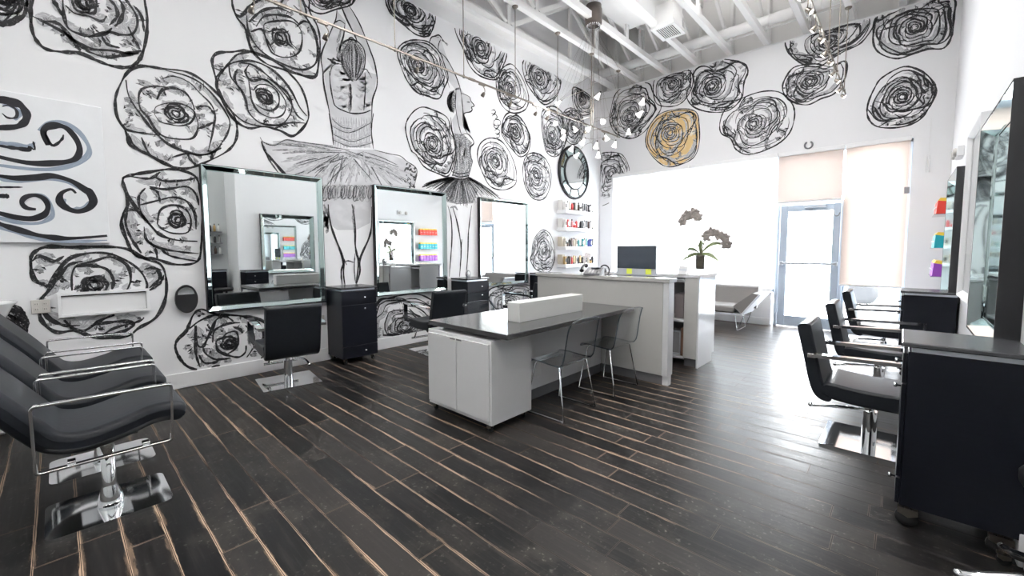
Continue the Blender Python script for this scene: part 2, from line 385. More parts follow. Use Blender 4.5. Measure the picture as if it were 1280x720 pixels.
# ------------------------------------------------------------------ room shell
def struct(name, mb, mat, parent=None, **k):
    o = mb.build(name, mat, parent, **k)
    if parent is None: o['kind'] = 'structure'
    return o
XE = 1.3                                                   # the bay beside the camera is wider than the window end
ZR = 6.35
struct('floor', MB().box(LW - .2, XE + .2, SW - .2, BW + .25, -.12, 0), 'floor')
wall_left = struct('wall_left', MB().box(LW - .2, LW, SW - .2, BW + .45, 0, ZR), 'wall')
struct('wall_right', MB().box(RW, RW + .18, 2.78, BW + .45, 0, ZR).box(RW + .18, XE, 2.78, 2.9, 0, ZR), 'wall')
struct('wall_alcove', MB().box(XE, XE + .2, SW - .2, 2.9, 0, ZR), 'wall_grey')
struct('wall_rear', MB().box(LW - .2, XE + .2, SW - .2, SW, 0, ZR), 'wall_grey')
OX0, OX1, OZ1 = -4.96, .04, 3.06                           # the glazed opening of the window wall
wb_ = MB().box(LW - .2, OX0, BW, BW + .25, 0, WT).box(OX1, RW + .2, BW, BW + .25, 0, WT).box(OX0, OX1, BW, BW + .25, OZ1, WT)
wall_back = struct('wall_back', wb_, 'wall')
struct('wall_knee', MB().box(OX0, -1.72, BW - .02, BW + .2, 0, .58, .004), 'wall')
struct('trim_1', MB().box(OX0, -1.70, BW - .05, BW + .22, .58, .61, .005), 'trim')
struct('wall_back_upper', MB().box(LW - .2, RW + .2, BW + .25, BW + .45, WT, ZR), 'deck')
struct('trim_2', MB().box(LW, RW, BW - .012, BW + .27, WT, WT + .025, .003), 'trim')
struct('ceiling', MB().box(LW - .2, XE + .2, SW - .2, BW + .45, ZR, ZR + .15), 'deck')
struct('trim_3', MB().box(LW, LW + .27, SW, 7.67, 4.90, 5.20, .004), 'ceil')       # boxed ledge along the top of the mural wall
struct('baseboard_left', MB().box(LW, LW + .018, SW, BW, 0, .155, .004), 'trim')
struct('baseboard_back', MB().box(OX0, -1.72, BW - .036, BW - .02, 0, .13, .004), 'trim')
struct('baseboard_right', MB().box(RW - .018, RW, 2.8, BW, 0, .15, .004), 'trim')
# studs of the upper wall
x = LW + .3
for k in range(10):
    o = MB().box(x + .61 * k - .02, x + .61 * k + .02, BW + .16, BW + .25, WT + .025, ZR, .003).build('wall_stud', 'ceil')
    o['kind'] = 'structure'
# ------------------------------------------------------------------ mural strokes
class Wall:
    def __init__(s, axis, val, off, sgn): s.axis, s.val, s.off, s.sgn = axis, val, off, sgn
    def uv(s, px, py):
        p = hit(px, py, s.axis, s.val); return Vector(((p.y if s.axis == 0 else p.x), p.z))
    def p3(s, q, h):
        o = s.val + s.sgn * h
        return (o, q[0], q[1]) if s.axis == 0 else (q[0], o, q[1])
WLf = Wall(0, LW, 0, 1); WBk = Wall(1, BW, 0, -1)
LIM = {0: (SW, BW, 0.16, 4.895), 1: (LW, RW, 0, WT - .005)}
def stroke(mb, wall, pts, w, h=.003, taper=.55, rnd=None, vary=.25):
    """one brush stroke: a ribbon of paint w metres wide along pts on the wall"""
    rnd = rnd or random
    lim = LIM[wall.axis]
    runs = []; cur = []
    for p in pts:
        ok = lim[0] < p[0] < lim[1] and lim[2] < p[1] < lim[3]
        if wall.axis == 1 and OX0 - .03 < p[0] < OX1 + .03 and p[1] < OZ1 + .03: ok = False
        if ok: cur.append(Vector(p[:2]))
        else:
            if len(cur) > 1: runs.append(cur)
            cur = []
    if len(cur) > 1: runs.append(cur)
    for run in runs:
        m = len(run); vs = []; uvs = []; u = rnd.random() * 50; ph = rnd.random() * 6
        for i, p in enumerate(run):
            t = (run[min(m - 1, i + 1)] - run[max(0, i - 1)])
            if t.length < 1e-7: t = Vector((1, 0))
            t.normalize(); nn = Vector((-t.y, t.x)); f = i / (m - 1)
            k = (1 - taper) + taper * min(1, 4.5 * f, 4.5 * (1 - f)) if taper else 1
            k *= 1 + vary * math.sin(ph + f * 7 + 2 * math.sin(ph * 3 + f * 13))
            if i: u += (p - run[i - 1]).length
            a = p + nn * w * .5 * k; b = p - nn * w * .5 * k
            vs += [wall.p3(a, h), wall.p3(b, h)]; uvs += [(u * 10, 0.0), (u * 10, w * 30)]
        if wall.axis == 0: fs = [(2 * i, 2 * i + 1, 2 * i + 3, 2 * i + 2) for i in range(m - 1)]
        else: fs = [(2 * i, 2 * i + 2, 2 * i + 3, 2 * i + 1) for i in range(m - 1)]
        mb.add(vs, fs, False, uvs)
def fill(mb, wall, pts, h, c=None):
    """a patch of paint bounded by pts"""
    c = c or (sum(p[0] for p in pts) / len(pts), sum(p[1] for p in pts) / len(pts))
    lim = LIM[wall.axis]
    def cl(p): return (max(lim[0] + .01, min(lim[1] - .01, p[0])), max(lim[2], min(lim[3], p[1])))
    vs = [wall.p3(cl(p), h) for p in pts] + [wall.p3(cl(c), h)]; n = len(pts)
    uvs = [(p[0] * 10, p[1] * 10) for p in pts] + [(c[0] * 10, c[1] * 10)]
    mb.add(vs, [((i + 1) % n, i, n) if wall.axis == 0 else (i, (i + 1) % n, n) for i in range(n)], False, uvs)
INK, THIN, WASH, WDARK, GOLD = 0, 1, 2, 3, 4
ROSE_M = ['ink', 'ink_thin', 'wash', 'wash_dark', 'gold']
def cr(ox, oy, s, pts): return [(ox + x / s, oy + y / s) for x, y in pts]
A = lambda *p: cr(0, 0, 3, p)
B_ = lambda *p: cr(240, 0, 3, p)
Cc = lambda *p: cr(480, 0, 3, p)
D_ = lambda *p: cr(0, 220, 3, p)
E_ = lambda *p: cr(720, 0, 3, p)
F_ = lambda *p: cr(960, 0, 3, p)
G_ = lambda *p: cr(200, 380, 6, p)
H_ = lambda *p: cr(440, 200, 24 / 7, p)
Q_ = lambda *p: cr(200, 200, 24 / 7, p)
K_ = lambda *p: cr(320, 0, 4.5, p)
J_ = lambda *p: cr(380, 340, 6, p)
S_ = lambda *p: cr(590, 320, 9, p)
T_ = lambda *p: cr(740, 170, 6, p)
ZQ = lambda pts: [(100 + x / 3, y / 3) for x, y in pts]
TEMPL_PX = [
 (2, [((172,300),(185,365),(235,440),(275,490),(330,540),(400,570),(470,580),(530,555)), ((140,470),(185,490),(240,500),(300,507)), ((180,500),(205,550),(265,583)), ((230,515),(258,575),(300,602),(350,625)),
   ((362,336),(310,325),(250,327),(222,350),(225,405),(255,440),(282,485),(315,512),(370,522),(422,518),(442,480),(436,440),(418,418)), ((305,297),(350,286),(410,310),(450,350),(490,390),(506,430),(500,480),(492,520),(480,568)),
   ((320,264),(400,285),(460,318),(510,370),(545,420),(562,462),(548,510),(520,552),(492,600)), ((280,432),(284,402),(325,388),(380,390),(420,410),(430,432),(412,462),(375,472),(335,466),(300,456),(280,430)),
   ((288,374),(308,338),(350,330),(392,346),(416,376),(430,412)), ((440,400),(480,400),(504,430)), ((440,484),(478,470),(500,458)), ((345,590),(400,576),(450,582),(500,570),(532,540)), ((400,570),(415,600),(440,625)), ((495,570),(494,606)),
   ((310,424),(330,405),(352,410),(366,430),(350,448),(334,440)), ((338,398),(375,403),(392,430),(372,456),(344,462),(322,448)), ((350,418),(362,430),(350,440),(342,430))],
  ((240,315),(268,322),(185,375),(190,400),(197,425),(182,450),(452,410),(455,440),(480,490),(300,540),(360,545),(450,325),(310,345),(262,356),(410,480),(300,300),(385,600),(520,480),(330,590),(345,425))),
 (3, [((500,300),(530,270),(555,240),(590,205),(635,198)), ((515,330),(520,290),(556,244),(600,230),(650,230),(705,252),(752,290),(792,342),(822,400),(850,435)), ((558,242),(566,290),(600,332),(620,372),(632,420),(670,458),(720,470),(762,462),(790,424),(795,388)),
   ((590,258),(580,300),(612,352)), ((632,300),(660,290),(710,310),(752,350),(772,390),(760,430),(720,442),(670,420),(645,380),(638,340),(632,300)), ((600,235),(642,242),(684,268),(732,312),(782,372),(812,430),(840,452)),
   ((520,332),(540,380),(572,422),(622,460),(690,476)), ((725,486),(762,466),(800,460),(842,462)), ((660,352),(680,335),(712,345),(722,370),(702,388),(675,380),(664,364)), ((684,348),(702,354),(700,370),(686,368),(682,356)),
   ((635,240),(620,270),(642,302),(692,298),(726,326)), ((650,340),(670,318),(712,322),(742,350),(745,390),(722,414),(690,410),(660,392)), ((795,388),(778,350),(742,318),(700,292))],
  ((530,250),(515,252),(600,270),(602,300),(590,330),(550,310),(565,332),(660,260),(740,290),(770,320),(792,370),(790,410),(802,440),(680,292),(640,400),(770,468),(800,466),(700,455),(690,365),(750,400))),
 (4, [((575,42),(602,62),(640,22),(690,-10)), ((625,60),(630,112),(652,160),(692,202),(760,240),(830,262),(880,242),(892,190),(880,130),(850,70),(800,20)), ((690,112),(692,90),(730,80),(790,80),(826,110),(832,160),(815,202),(770,216),(725,202),(704,170),(692,130)),
   ((704,120),(732,114),(762,110),(782,130),(790,160),(812,182)), ((714,170),(740,150),(780,165),(806,186)), ((720,132),(750,120),(772,140),(750,162),(730,150),(720,134)), ((748,240),(790,266),(850,286),(886,286)), ((580,60),(608,110),(626,132)),
   ((812,100),(840,80),(872,100),(892,150)), ((635,82),(680,42),(740,30),(792,50)), ((660,100),(690,62),(740,56),(790,66),(822,92)), ((740,30),(770,-10),(810,-40)), ((850,70),(842,20),(812,-30)), ((640,20),(690,-40),(760,-60)), ((640,120),(680,110),(700,150),(730,200))],
  ((640,80),(610,50),(690,60),(720,62),(745,55),(820,182),(805,210),(800,225),(700,120),(860,110),(870,200),(700,0),(780,-20),(750,135),(660,180),(850,250))),
 (19, [((460,20),(475,60),(510,120),(560,180),(600,220),(660,240),(740,245)), ((545,45),(520,80),(530,140),(570,190)), ((560,40),(620,50),(700,40),(735,70),(745,110)), ((520,110),(600,90),(650,80),(700,95),(730,140),(735,200)), ((590,180),(600,130),(640,110),(690,120),(715,160),(705,210),(650,215),(610,200),(590,180)), ((630,165),(650,140),(685,150),(690,180),(660,195),(635,185)), ((650,160),(670,158),(675,175),(660,180)), ((540,190),(550,240),(600,270),(680,285),(745,290)), ((480,100),(470,170),(490,230),(530,290)), ((575,0),(620,20),(700,15),(735,5)), ((590,310),(580,270),(540,230)), ((600,270),(640,300),(740,320)), ((480,0),(560,10),(600,-15)), ((600,100),(590,60),(560,45))],
  ((490,130),(500,180),(520,210),(520,240),(585,60),(590,30),(620,20),(650,75),(700,60),(560,290),(640,250),(700,270),(690,240),(590,150),(720,120)), D_),
 (20, [((155,470),(180,420),(215,360),(260,310),(330,290),(400,290),(460,310),(520,350),(550,400),(545,440)), ((270,430),(270,370),(290,335),(350,320),(400,305),(440,310),(480,340),(490,390),(475,430)), ((280,340),(340,335),(400,350),(425,390),(420,425)), ((120,320),(150,300),(200,320),(240,300)), ((130,390),(155,405),(180,420)), ((145,470),(180,530),(240,560),(300,560)), ((240,540),(300,585),(380,540),(430,520)), ((380,600),(430,570),(520,545),(540,530)), ((300,410),(330,385),(370,380),(400,400),(400,430)), ((320,420),(350,400),(380,410),(375,430)), ((540,350),(580,345),(600,380),(560,420)), ((560,430),(600,400),(615,370)), ((185,430),(250,340),(310,320)), ((340,560),(400,550),(470,545),(500,560),(440,590),(360,590)), ((280,440),(300,480),(360,500),(430,480),(470,440))],
  ((170,300),(150,350),(190,320),(240,390),(245,410),(350,325),(330,355),(390,380),(460,370),(510,400),(570,370),(350,405),(380,405),(200,550),(370,570),(460,560),(580,350),(300,420),(430,400)), D_),
 (21, [((215,190),(290,130),(370,95),(430,80),(500,95),(550,130)), ((260,160),(265,250),(265,330),(275,400),(300,475)), ((270,160),(280,300),(320,320),(350,270),(385,200),(420,120),(470,95)), ((320,320),(340,370),(400,410),(450,415),(530,405)), ((395,290),(400,220),(430,180),(520,145),(600,140)), ((420,290),(430,340),(470,370),(550,395),(600,395),(640,360),(645,310)), ((415,300),(430,270),(470,250),(500,220),(560,205),(585,240),(580,300),(560,340),(505,375)), ((465,290),(480,260),(520,245),(560,265),(565,310),(530,330),(490,325),(465,290)), ((490,290),(510,270),(535,275),(540,300),(515,315),(495,305)), ((290,380),(330,440),(400,440),(440,425)), ((600,60),(640,100),(720,120)), ((545,170),(600,190),(620,220)), ((640,160),(700,230),(700,320),(650,400)), ((720,120),(770,200),(770,300))],
  ((225,240),(215,320),(230,360),(250,390),(340,250),(355,185),(375,135),(380,350),(395,375),(470,210),(480,140),(310,75),(330,250),(510,420),(700,380),(520,290),(600,180)), G_),
 (1, [((235,0),(240,60),(260,110),(330,135),(390,130),(420,105)), ((330,140),(400,120),(450,130),(500,125),(515,70),(480,10),(440,-40)), ((245,20),(280,50),(330,60),(380,80),(400,60)), ((120,60),(180,90),(250,130),(310,180),(360,190)), ((250,130),(330,180),(420,190),(480,200),(530,190)), ((320,190),(400,215),(470,205),(520,200)), ((160,80),(220,90),(270,150),(300,190)), ((390,-20),(430,20),(440,60),(410,95)), ((420,-30),(460,20),(455,70),(430,100)), ((280,10),(320,30),(360,20),(350,-20),(300,-30),(280,10)), ((260,0),(300,-50),(370,-50),(410,-10)), ((380,130),(400,165),(450,180)), ((480,100),(500,140),(525,185)), ((170,-60),(200,0),(235,60)), ((500,20),(530,60),(540,120))],
  ((180,85),(210,110),(240,140),(260,150),(280,160),(350,110),(310,20),(320,-10),(340,130),(470,160),(500,150),(430,215),(400,150),(420,40),(370,160)), A),
]
TEMPL = None
def polar_map(wall, outline, centre):
    C = wall.uv(*centre); poly = bez([tuple(wall.uv(*p)) for p in outline], 5, True)
    pol = sorted(((math.atan2(q[1] - C.y, q[0] - C.x), math.hypot(q[0] - C.x, q[1] - C.y)) for q in poly))
    def R(a):
        a = (a + PI) % (2 * PI) - PI
        for i in range(len(pol)):
            if pol[i][0] >= a: break
        else: i = 0
        a1, r1 = pol[i]; a0, r0 = pol[i - 1]
        if a0 > a1: a0 -= 2 * PI
        if a > a1: a -= 2 * PI
        t = (a - a0) / max(1e-6, a1 - a0); return r0 + (r1 - r0) * t
    return C, poly, R, sum(r for _, r in pol) / len(pol)
def templates():
    global TEMPL
    if TEMPL is None:
        TEMPL = []
        for idx, lines, spots, *fn in TEMPL_PX:
            fx_ = (lambda l: fn[0](*l)) if fn else ZQ
            o_, c_, lw = left_roses[idx]; C, poly, R, Rm = polar_map(WLf, o_, c_)
            def pf(q):
                v = WLf.uv(*q) - C; a = math.atan2(v.y, v.x); return (a, min(1.0, v.length / R(a)))
            TEMPL.append(([[pf(q) for q in bez(fx_(l), 5)] for l in lines], [pf(q) for q in fx_(spots)]))
    return TEMPL
def rose(wall, parent, outline, centre, seed, lw, label, dens=1.0, gold=False, own=None):
    """a painted rose: petal rims follow one of three hand measured petal layouts, turned and fitted into this rose's outline"""
    rnd = random.Random(seed); mb = MB(); lw = lw * .80
    C, poly, R, Rm = polar_map(wall, outline, centre); n = len(poly)
    tt = templates(); T = tt[own if own is not None else rnd.randrange(len(tt))]
    rot = 0 if own is not None else rnd.random() * 6.28; mir = 1 if own is not None or rnd.random() < .5 else -1
    bend = 0 if own is not None else rnd.uniform(.0, .25); ph = rnd.random() * 6
    def P(a, f):
        a = a * mir + rot
        if own is None: f = f * (1 + .05 * math.sin(2 * a + ph) * math.sin(PI * min(1, f))); a = a + bend * (1 - f)
        r = R(a) * min(f, .985); return Vector((C.x + math.cos(a) * r, C.y + math.sin(a) * r))
    if gold:
        mb.cur = GOLD; fill(mb, wall, [P(2 * PI * i / 48 * mir, .97) for i in range(48)][::mir], .0012, tuple(C))
    mb.cur = INK; k = rnd.randrange(n); seg = max(6, n // 6); i = 0
    while i < n:
        L_ = seg + rnd.randrange(-3, 5); pts = [poly[(k + i + j) % n] for j in range(min(L_ + 2, n - i + 2))]
        stroke(mb, wall, pts, lw * rnd.uniform(.9, 1.25), .0036, .5, rnd); i += L_
    def dashes(b, amount, dark):
        for q in range(amount):
            s = b + Vector((rnd.gauss(0, .032), rnd.gauss(0, .032))) * Rm; d = C - s
            if d.length < Rm * .05: continue
            L_ = min(d.length * .6, Rm * rnd.uniform(.07, .17)); d.normalize(); ang = rnd.uniform(-.3, .3) + base
            d = Vector((d.x * math.cos(ang) - d.y * math.sin(ang), d.x * math.sin(ang) + d.y * math.cos(ang))); s = s - d * L_ * .5
            side = Vector((-d.y, d.x)) * L_ * rnd.uniform(-.2, .2)
            mb.cur = rnd.choice([INK, INK, WDARK]) if dark else rnd.choice([THIN, WDARK, WASH, WASH])
            stroke(mb, wall, [s, s + d * L_ * .5 + side, s + d * L_], lw * rnd.uniform(.55, 1.1) * (2.0 if mb.cur in (WDARK, WASH) else .9), .0026 + .0006 * rnd.random(), .95, rnd)
    def arc(f0, fm, f1, a0, span, w, m=14):
        pts = []
        for i in range(m + 1):
            t = i / m; fr = f0 + (f1 - f0) * t + (fm - (f0 + f1) / 2) * math.sin(PI * t) ** .7 + .01 * math.sin(9 * t + a0 * 5)
            g = max(.02, min(.985, fr)); a = a0 + span * t; k_ = min(1, max(0, (g - .25) / .5)); r = g * (R(a) * (.45 + .55 * k_) + Rm * .85 * (.55 - .55 * k_))
            pts.append(Vector((C.x + math.cos(a) * r, C.y + math.sin(a) * r)))
        mb.cur = INK; stroke(mb, wall, pts, w, .00345, .55, rnd); return pts
    cut = .16 if own is not None else .52
    for f, npet in ([(.20, 3), (.13, 2), (.07, 2)] if own is not None else [(.84, 3), (.62, 3), (.47, 3), (.35, 3), (.25, 3), (.17, 3), (.10, 2)]):
        off = rnd.random() * 6.28
        for j in range(npet):
            a0 = off + 2 * PI * j / npet + rnd.uniform(-.25, .25); sp = 2 * PI / npet * rnd.uniform(1.1, 1.6)
            q = arc(f * rnd.uniform(.66, .84), f * rnd.uniform(.95, 1.12), f * rnd.uniform(.72, 1.05), a0, sp, lw * rnd.uniform(.6, 1.0))
            mb.cur = WASH; stroke(mb, wall, [C + (v - C) * .9 for v in q[3:11]], lw * rnd.uniform(1.5, 2.6), .0015 + .0003 * rnd.random(), .85, rnd)
            for _ in range(rnd.choice([1, 1, 2])):
                base = rnd.uniform(-.5, .5); b = q[rnd.randrange(2, 12)]; dashes(C + (b - C) * .93, rnd.randrange(3, 6), rnd.random() < .55)
    for li, line in enumerate(T[0]):
        if sum(f for _, f in line) / len(line) < cut: continue
        pts = [P(a, f) for a, f in line]; fm = sum(f for _, f in line) / len(line)
        mb.cur = INK; stroke(mb, wall, pts, lw * (.95 if fm > .35 else .8) * rnd.uniform(.8, 1.2), .0034, .6, rnd, .35)
        if fm > .2:
            m = len(pts); mb.cur = WASH
            for _ in range(2):
                s0 = rnd.randrange(0, max(1, m - 8)); q = [C + (v - C) * (1 - .06 - .03 * _) for v in pts[s0:s0 + rnd.randrange(6, 12)]]
                if len(q) > 2: stroke(mb, wall, q, lw * rnd.uniform(2.0, 4.0), .0014 + .0003 * rnd.random(), .85, rnd)
            for _ in range(int(m / 9 * dens + .5)):
                b = pts[rnd.randrange(1, m - 1)]; base = rnd.uniform(-.5, .5); dashes(C + (b - C) * .95, rnd.randrange(2, 5), False)
    for a, f in T[1]:
        base = rnd.uniform(-.8, .8); dashes(P(a, f), rnd.randrange(3, 6), True); base = rnd.uniform(-.4, .4); dashes(P(a, f), rnd.randrange(2, 5), False)
    o = mb.build('painted_rose', ROSE_M, parent); o['label'] = label
    return o
left_roses = [
 (A((-60,60),(0,95),(40,90),(80,70),(98,35),(95,-20),(40,-90),(-50,-60)), (5, 0), .026),
 (A((120,0),(115,60),(125,130),(165,180),(230,195),(300,200),(370,230),(430,250),(490,250),(525,220),(545,160),(552,90),(545,20),(520,-60),(400,-120),(250,-130),(150,-80)), (103, 3), .032),
 (A((480,270),(530,248),(610,258),(700,270),(770,310),(830,370),(880,440),(888,510),(860,560),(790,600),(700,632),(620,618),(555,580),(490,545),(470,490),(440,440),(432,380),(445,330)), (220, 142), .027),
 (B_((75,230),(95,200),(150,195),(210,192),(300,225),(360,270),(410,330),(435,410),(430,460),(380,510),(330,490),(270,475),(210,480),(150,440),(100,350),(90,300)), (330, 121), .030),
 (B_((150,0),(165,60),(200,110),(225,190),(280,240),(340,260),(400,280),(460,290),(475,230),(480,160),(470,100),(440,40),(430,-30),(300,-60),(170,-50)), (350, 48), .030),
 (B_((410,-30),(430,25),(480,52),(540,35),(600,15),(610,-40),(520,-80),(440,-70)), (410, -12), .026),
 (B_((725,0),(745,50),(790,90),(840,130),(885,135),(905,100),(912,60),(890,20),(850,-20),(780,-50),(735,-30)), (514, 14), .032),
 (Cc((50,190),(75,160),(120,150),(170,160),(210,200),(225,240),(240,290),(225,330),(205,370),(160,360),(120,345),(85,300),(60,240)), (523, 82), .027),
 (Cc((80,480),(100,430),(140,402),(190,415),(235,440),(250,480),(268,540),(262,610),(240,660),(200,650),(150,625),(120,580),(100,560)), (540, 180), .026),
 (Cc((265,105),(300,190),(320,245),(360,285),(420,298),(445,250),(460,200),(450,120),(400,60),(300,50)), (600, 60), .032),
 (Cc((420,300),(440,260),(475,240),(505,270),(530,320),(542,370),(530,410),(490,425),(455,410),(430,370)), (638, 112), .028),
 (Cc((520,235),(530,300),(560,350),(600,392),(640,370),(662,320),(655,280),(620,230),(560,200)), (673, 97), .030),
 (Cc((440,490),(450,440),(475,422),(510,440),(535,480),(548,520),(540,570),(510,588),(480,560),(450,520)), (643, 164), .028),
 (Cc((350,590),(360,540),(395,518),(440,530),(475,580),(495,640),(492,690),(450,712),(400,700),(370,650)), (619, 201), .026),
 (Cc((520,640),(530,590),(560,573),(600,590),(625,640),(622,700),(600,745),(560,745),(530,700)), (670, 219), .026),
 (Cc((590,450),(600,410),(640,400),(680,440),(690,500),(670,560),(640,588),(605,560)), (690, 170), .028),
 (Cc((670,430),(700,405),(740,430),(750,480),(735,530),(700,540),(672,500)), (716, 158), .028),
 (Cc((705,340),(720,328),(760,350),(785,380),(780,420),(740,432),(712,400)), (727, 123), .030),
 (H_((770,400),(780,340),(815,300),(850,320),(868,380),(865,440),(840,480),(790,470),(765,430)), (680, 313), .022),
 (D_((460,20),(480,0),(560,-15),(650,-25),(730,0),(750,60),(760,150),(755,250),(740,320),(660,332),(580,310),(510,300),(475,240),(455,170),(480,100)), (223, 275), .028),
 (D_((115,320),(130,285),(180,265),(280,268),(400,265),(480,275),(545,310),(600,330),(622,380),(620,460),(585,530),(520,570),(480,600),(400,605),(340,600),(280,580),(210,585),(155,540),(150,470),(185,420),(130,390)), (118, 356), .034),
 (G_((115,330),(130,270),(190,210),(215,160),(250,80),(310,40),(420,75),(560,85),(700,100),(800,150),(840,250),(810,340),(740,420),(620,450),(450,460),(300,490),(210,470),(150,410)), (287, 429), .032),
 (J_((530,290),(560,210),(650,190),(800,165),(900,180),(1000,250),(1050,350),(960,450),(780,470),(640,490),(540,500),(500,400)), (506, 410), .028),
 (S_((160,400),(300,340),(500,330),(640,330),(700,400),(600,560),(400,620),(200,640),(140,520)), (634, 382), .024),
 (D_((-80,560),(-20,480),(60,490),(95,530),(100,570),(70,620),(0,640),(-60,620)), (0, 408), .03)]
left_names = ['partly seen black line painted rose at the far upper left', 'big black painted rose cut by the top edge of the photo, above the painting of curls', 'wide round black painted rose above the nearest mirror, left corner', 'slanted black painted rose left of the back view dancer', 'tall black painted rose under the near end of the track rail', 'partly seen painted rose beside the raised arms of the dancer', 'small painted rose at the ceiling between the two dancers', 'painted rose crossed by the track rail beside the side view dancer', 'pale painted rose left of the side view dancer torso', 'painted rose cut by the ceiling ledge', 'painted rose behind the rail, right of the side view dancer head', 'painted rose touching the ceiling ledge further back', 'narrow painted rose below the rail', 'painted rose with curly lettering above it', 'painted rose just left of the round mirror', 'painted rose above left of the round mirror', 'small painted rose right above the round mirror', 'small painted rose in the top corner by the window wall', 'dense painted rose low beside the product shelves', 'painted rose left of the nearest mirror', 'large flat painted rose around the white wall box', 'thick lined painted rose under the nearest mirror', 'painted rose under the second mirror', 'painted rose under the third mirror', 'partly seen painted rose beside the white basin']
for i, (o_, c_, lw) in enumerate(left_roses):
    rose(WLf, wall_left, o_, c_, 100 + i * 7, lw, left_names[i], own={2: 0, 3: 1, 4: 2, 19: 3, 20: 4, 21: 5, 1: 6}.get(i))
back_roses = [
 (E_((130,420),(150,350),(200,320),(270,312),(290,350),(320,400),(290,450),(250,500),(200,520),(150,500),(128,460)), (787, 146), .030, 0),
 (E_((290,330),(300,295),(350,275),(420,262),(440,300),(425,350),(390,390),(340,400),(300,385)), (840, 105), .026, 0),
 (E_((430,270),(460,235),(540,222),(620,235),(645,265),(630,310),(620,370),(570,415),(500,420),(440,400),(415,360),(430,310)), (890, 108), .032, 0),
 (E_((265,500),(290,450),(330,420),(400,408),(450,420),(462,470),(460,550),(430,600),(350,626),(300,600),(265,550)), (838, 166), .024, 1),
 (E_((540,460),(560,410),(610,375),(690,345),(760,345),(805,380),(820,430),(800,500),(740,550),(650,580),(600,560),(580,520),(545,500)), (942, 155), .026, 0),
 (T_((12,200),(30,150),(90,125),(200,128),(250,170),(280,250),(270,320),(230,420),(150,490),(40,530),(14,460),(8,330)), (764, 217), .024, 0),
 (F_((65,150),(80,200),(130,240),(190,250),(240,220),(290,190),(350,160),(400,90),(400,50),(300,60),(200,80),(100,110)), (1035, 52), .032, 0),
 (F_((55,320),(80,270),(110,248),(180,240),(235,250),(290,230),(290,290),(250,350),(200,370),(150,393),(100,385),(65,360)), (1012, 102), .028, 0),
 (F_((400,80),(420,30),(520,-10),(640,-10),(700,0),(697,60),(690,130),(660,180),(600,185),(540,205),(480,220),(420,200),(395,160)), (1143, 34), .032, 0),
 (F_((375,390),(400,330),(430,290),(510,250),(580,270),(620,310),(628,350),(600,410),(560,455),(490,478),(410,475),(375,440)), (1128, 121), .030, 0)]
back_names = ['black painted rose left of the gold one on the window wall', 'small painted rose under the rafters of the window wall', 'big black painted rose under the rafters right of the small one', 'gold and black painted rose above the window', 'wide painted rose above the middle of the window', 'grey painted rose in the corner above the left end of the window', 'slanting painted rose behind the far track lights', 'painted rose below the far track lights', 'large painted rose in the upper right corner of the window wall', 'lone painted rose above the right hand blind']
for i, (o_, c_, lw, g) in enumerate(back_roses):
    rose(WBk, wall_back, o_, c_, 900 + i * 5, lw, back_names[i], gold=bool(g), dens=1.1)

# ------------------------------------------------------------------ the two dancers
def W_(pts): return [tuple(WLf.uv(*p)) for p in pts]
DM = ['ink', 'ink_thin', 'wash', 'wash_dark', 'body_wash']
rnd = random.Random(5)
def sk(mb, px, w, cur=0, n=5, h=.0034, **k):
    mb.cur = cur; stroke(mb, WLf, bez(W_(px), n), w, h, rnd=rnd, **k)
# back view dancer
mb = MB()
mb.cur = 4
fill(mb, WLf, W_(K_((380,400),(420,360),(500,380),(560,440),(620,400),(678,420),(660,560),(650,720),(640,830),(440,830),(425,720),(400,560))), .0011)
fill(mb, WLf, W_(K_((455,60),(440,130),(400,220),(368,320),(378,420),(460,330),(500,200),(505,120))), .0011)
fill(mb, WLf, W_(K_((470,0),(510,110),(560,220),(620,330),(660,400),(670,360),(640,270),(590,150),(530,50))), .0011)
fill(mb, WLf, W_(Q_((700,105),(905,105),(905,190),(900,270),(840,300),(760,300),(705,260))), .0011)
sk(mb, K_((455,50),(450,100),(440,130),(410,200),(375,280),(365,330),(375,400),(380,470),(395,550),(410,620),(425,720)), .018)
sk(mb, K_((500,130),(492,200),(475,250),(460,300)), .016)
sk(mb, K_((450,-10),(480,40),(510,110),(550,190),(572,240)), .022)
sk(mb, K_((485,-20),(540,60),(580,130),(610,200),(640,280),(665,350),(680,430),(678,490),(655,560),(650,640),(645,720)), .018)
sk(mb, K_((440,130),(470,115),(500,135)), .014); sk(mb, K_((520,-10),(535,30),(548,-10)), .014)
sk(mb, K_((478,150),(470,200),(455,240)), .03, 3); sk(mb, K_((470,245),(462,300),(470,350)), .05, 3)
for (a, b) in (((400,330),(440,335)), ((410,335),(450,352)), ((430,325),(470,345)), ((452,318),(478,350)), ((420,350),(466,358))): sk(mb, K_(a, ((a[0]+b[0])/2, (a[1]+b[1])/2+4), b), .02, 0)
# hair
mb.cur = 3; fill(mb, WLf, W_(K_((470,300),(485,250),(540,225),(595,260),(612,330),(600,400),(575,440),(545,460),(510,430),(480,380))), .0014)
for i in range(34):
    t = i / 33; x0 = 475 + 130 * t; x1 = 520 + 55 * t
    sk(mb, K_((540 + (x0 - 540) * .35, 238 + 14 * rnd.random()), (x0, 300 + 30 * rnd.random()), (x0 + (x1 - x0) * .45, 380 + 15 * rnd.random()), (x1, 425 + 25 * rnd.random())), .011, rnd.choice([0, 1, 1, 2]), h=.0026 + .0004 * rnd.random())
sk(mb, K_((470,300),(482,248),(540,222),(598,262),(614,330),(600,405),(560,455)), .02); sk(mb, K_((482,300),(490,380),(530,440),(545,458)), .024)
sk(mb, K_((520,238),(525,215),(542,212),(560,240)), .016); sk(mb, K_((530,236),(546,222),(568,244)), .014)
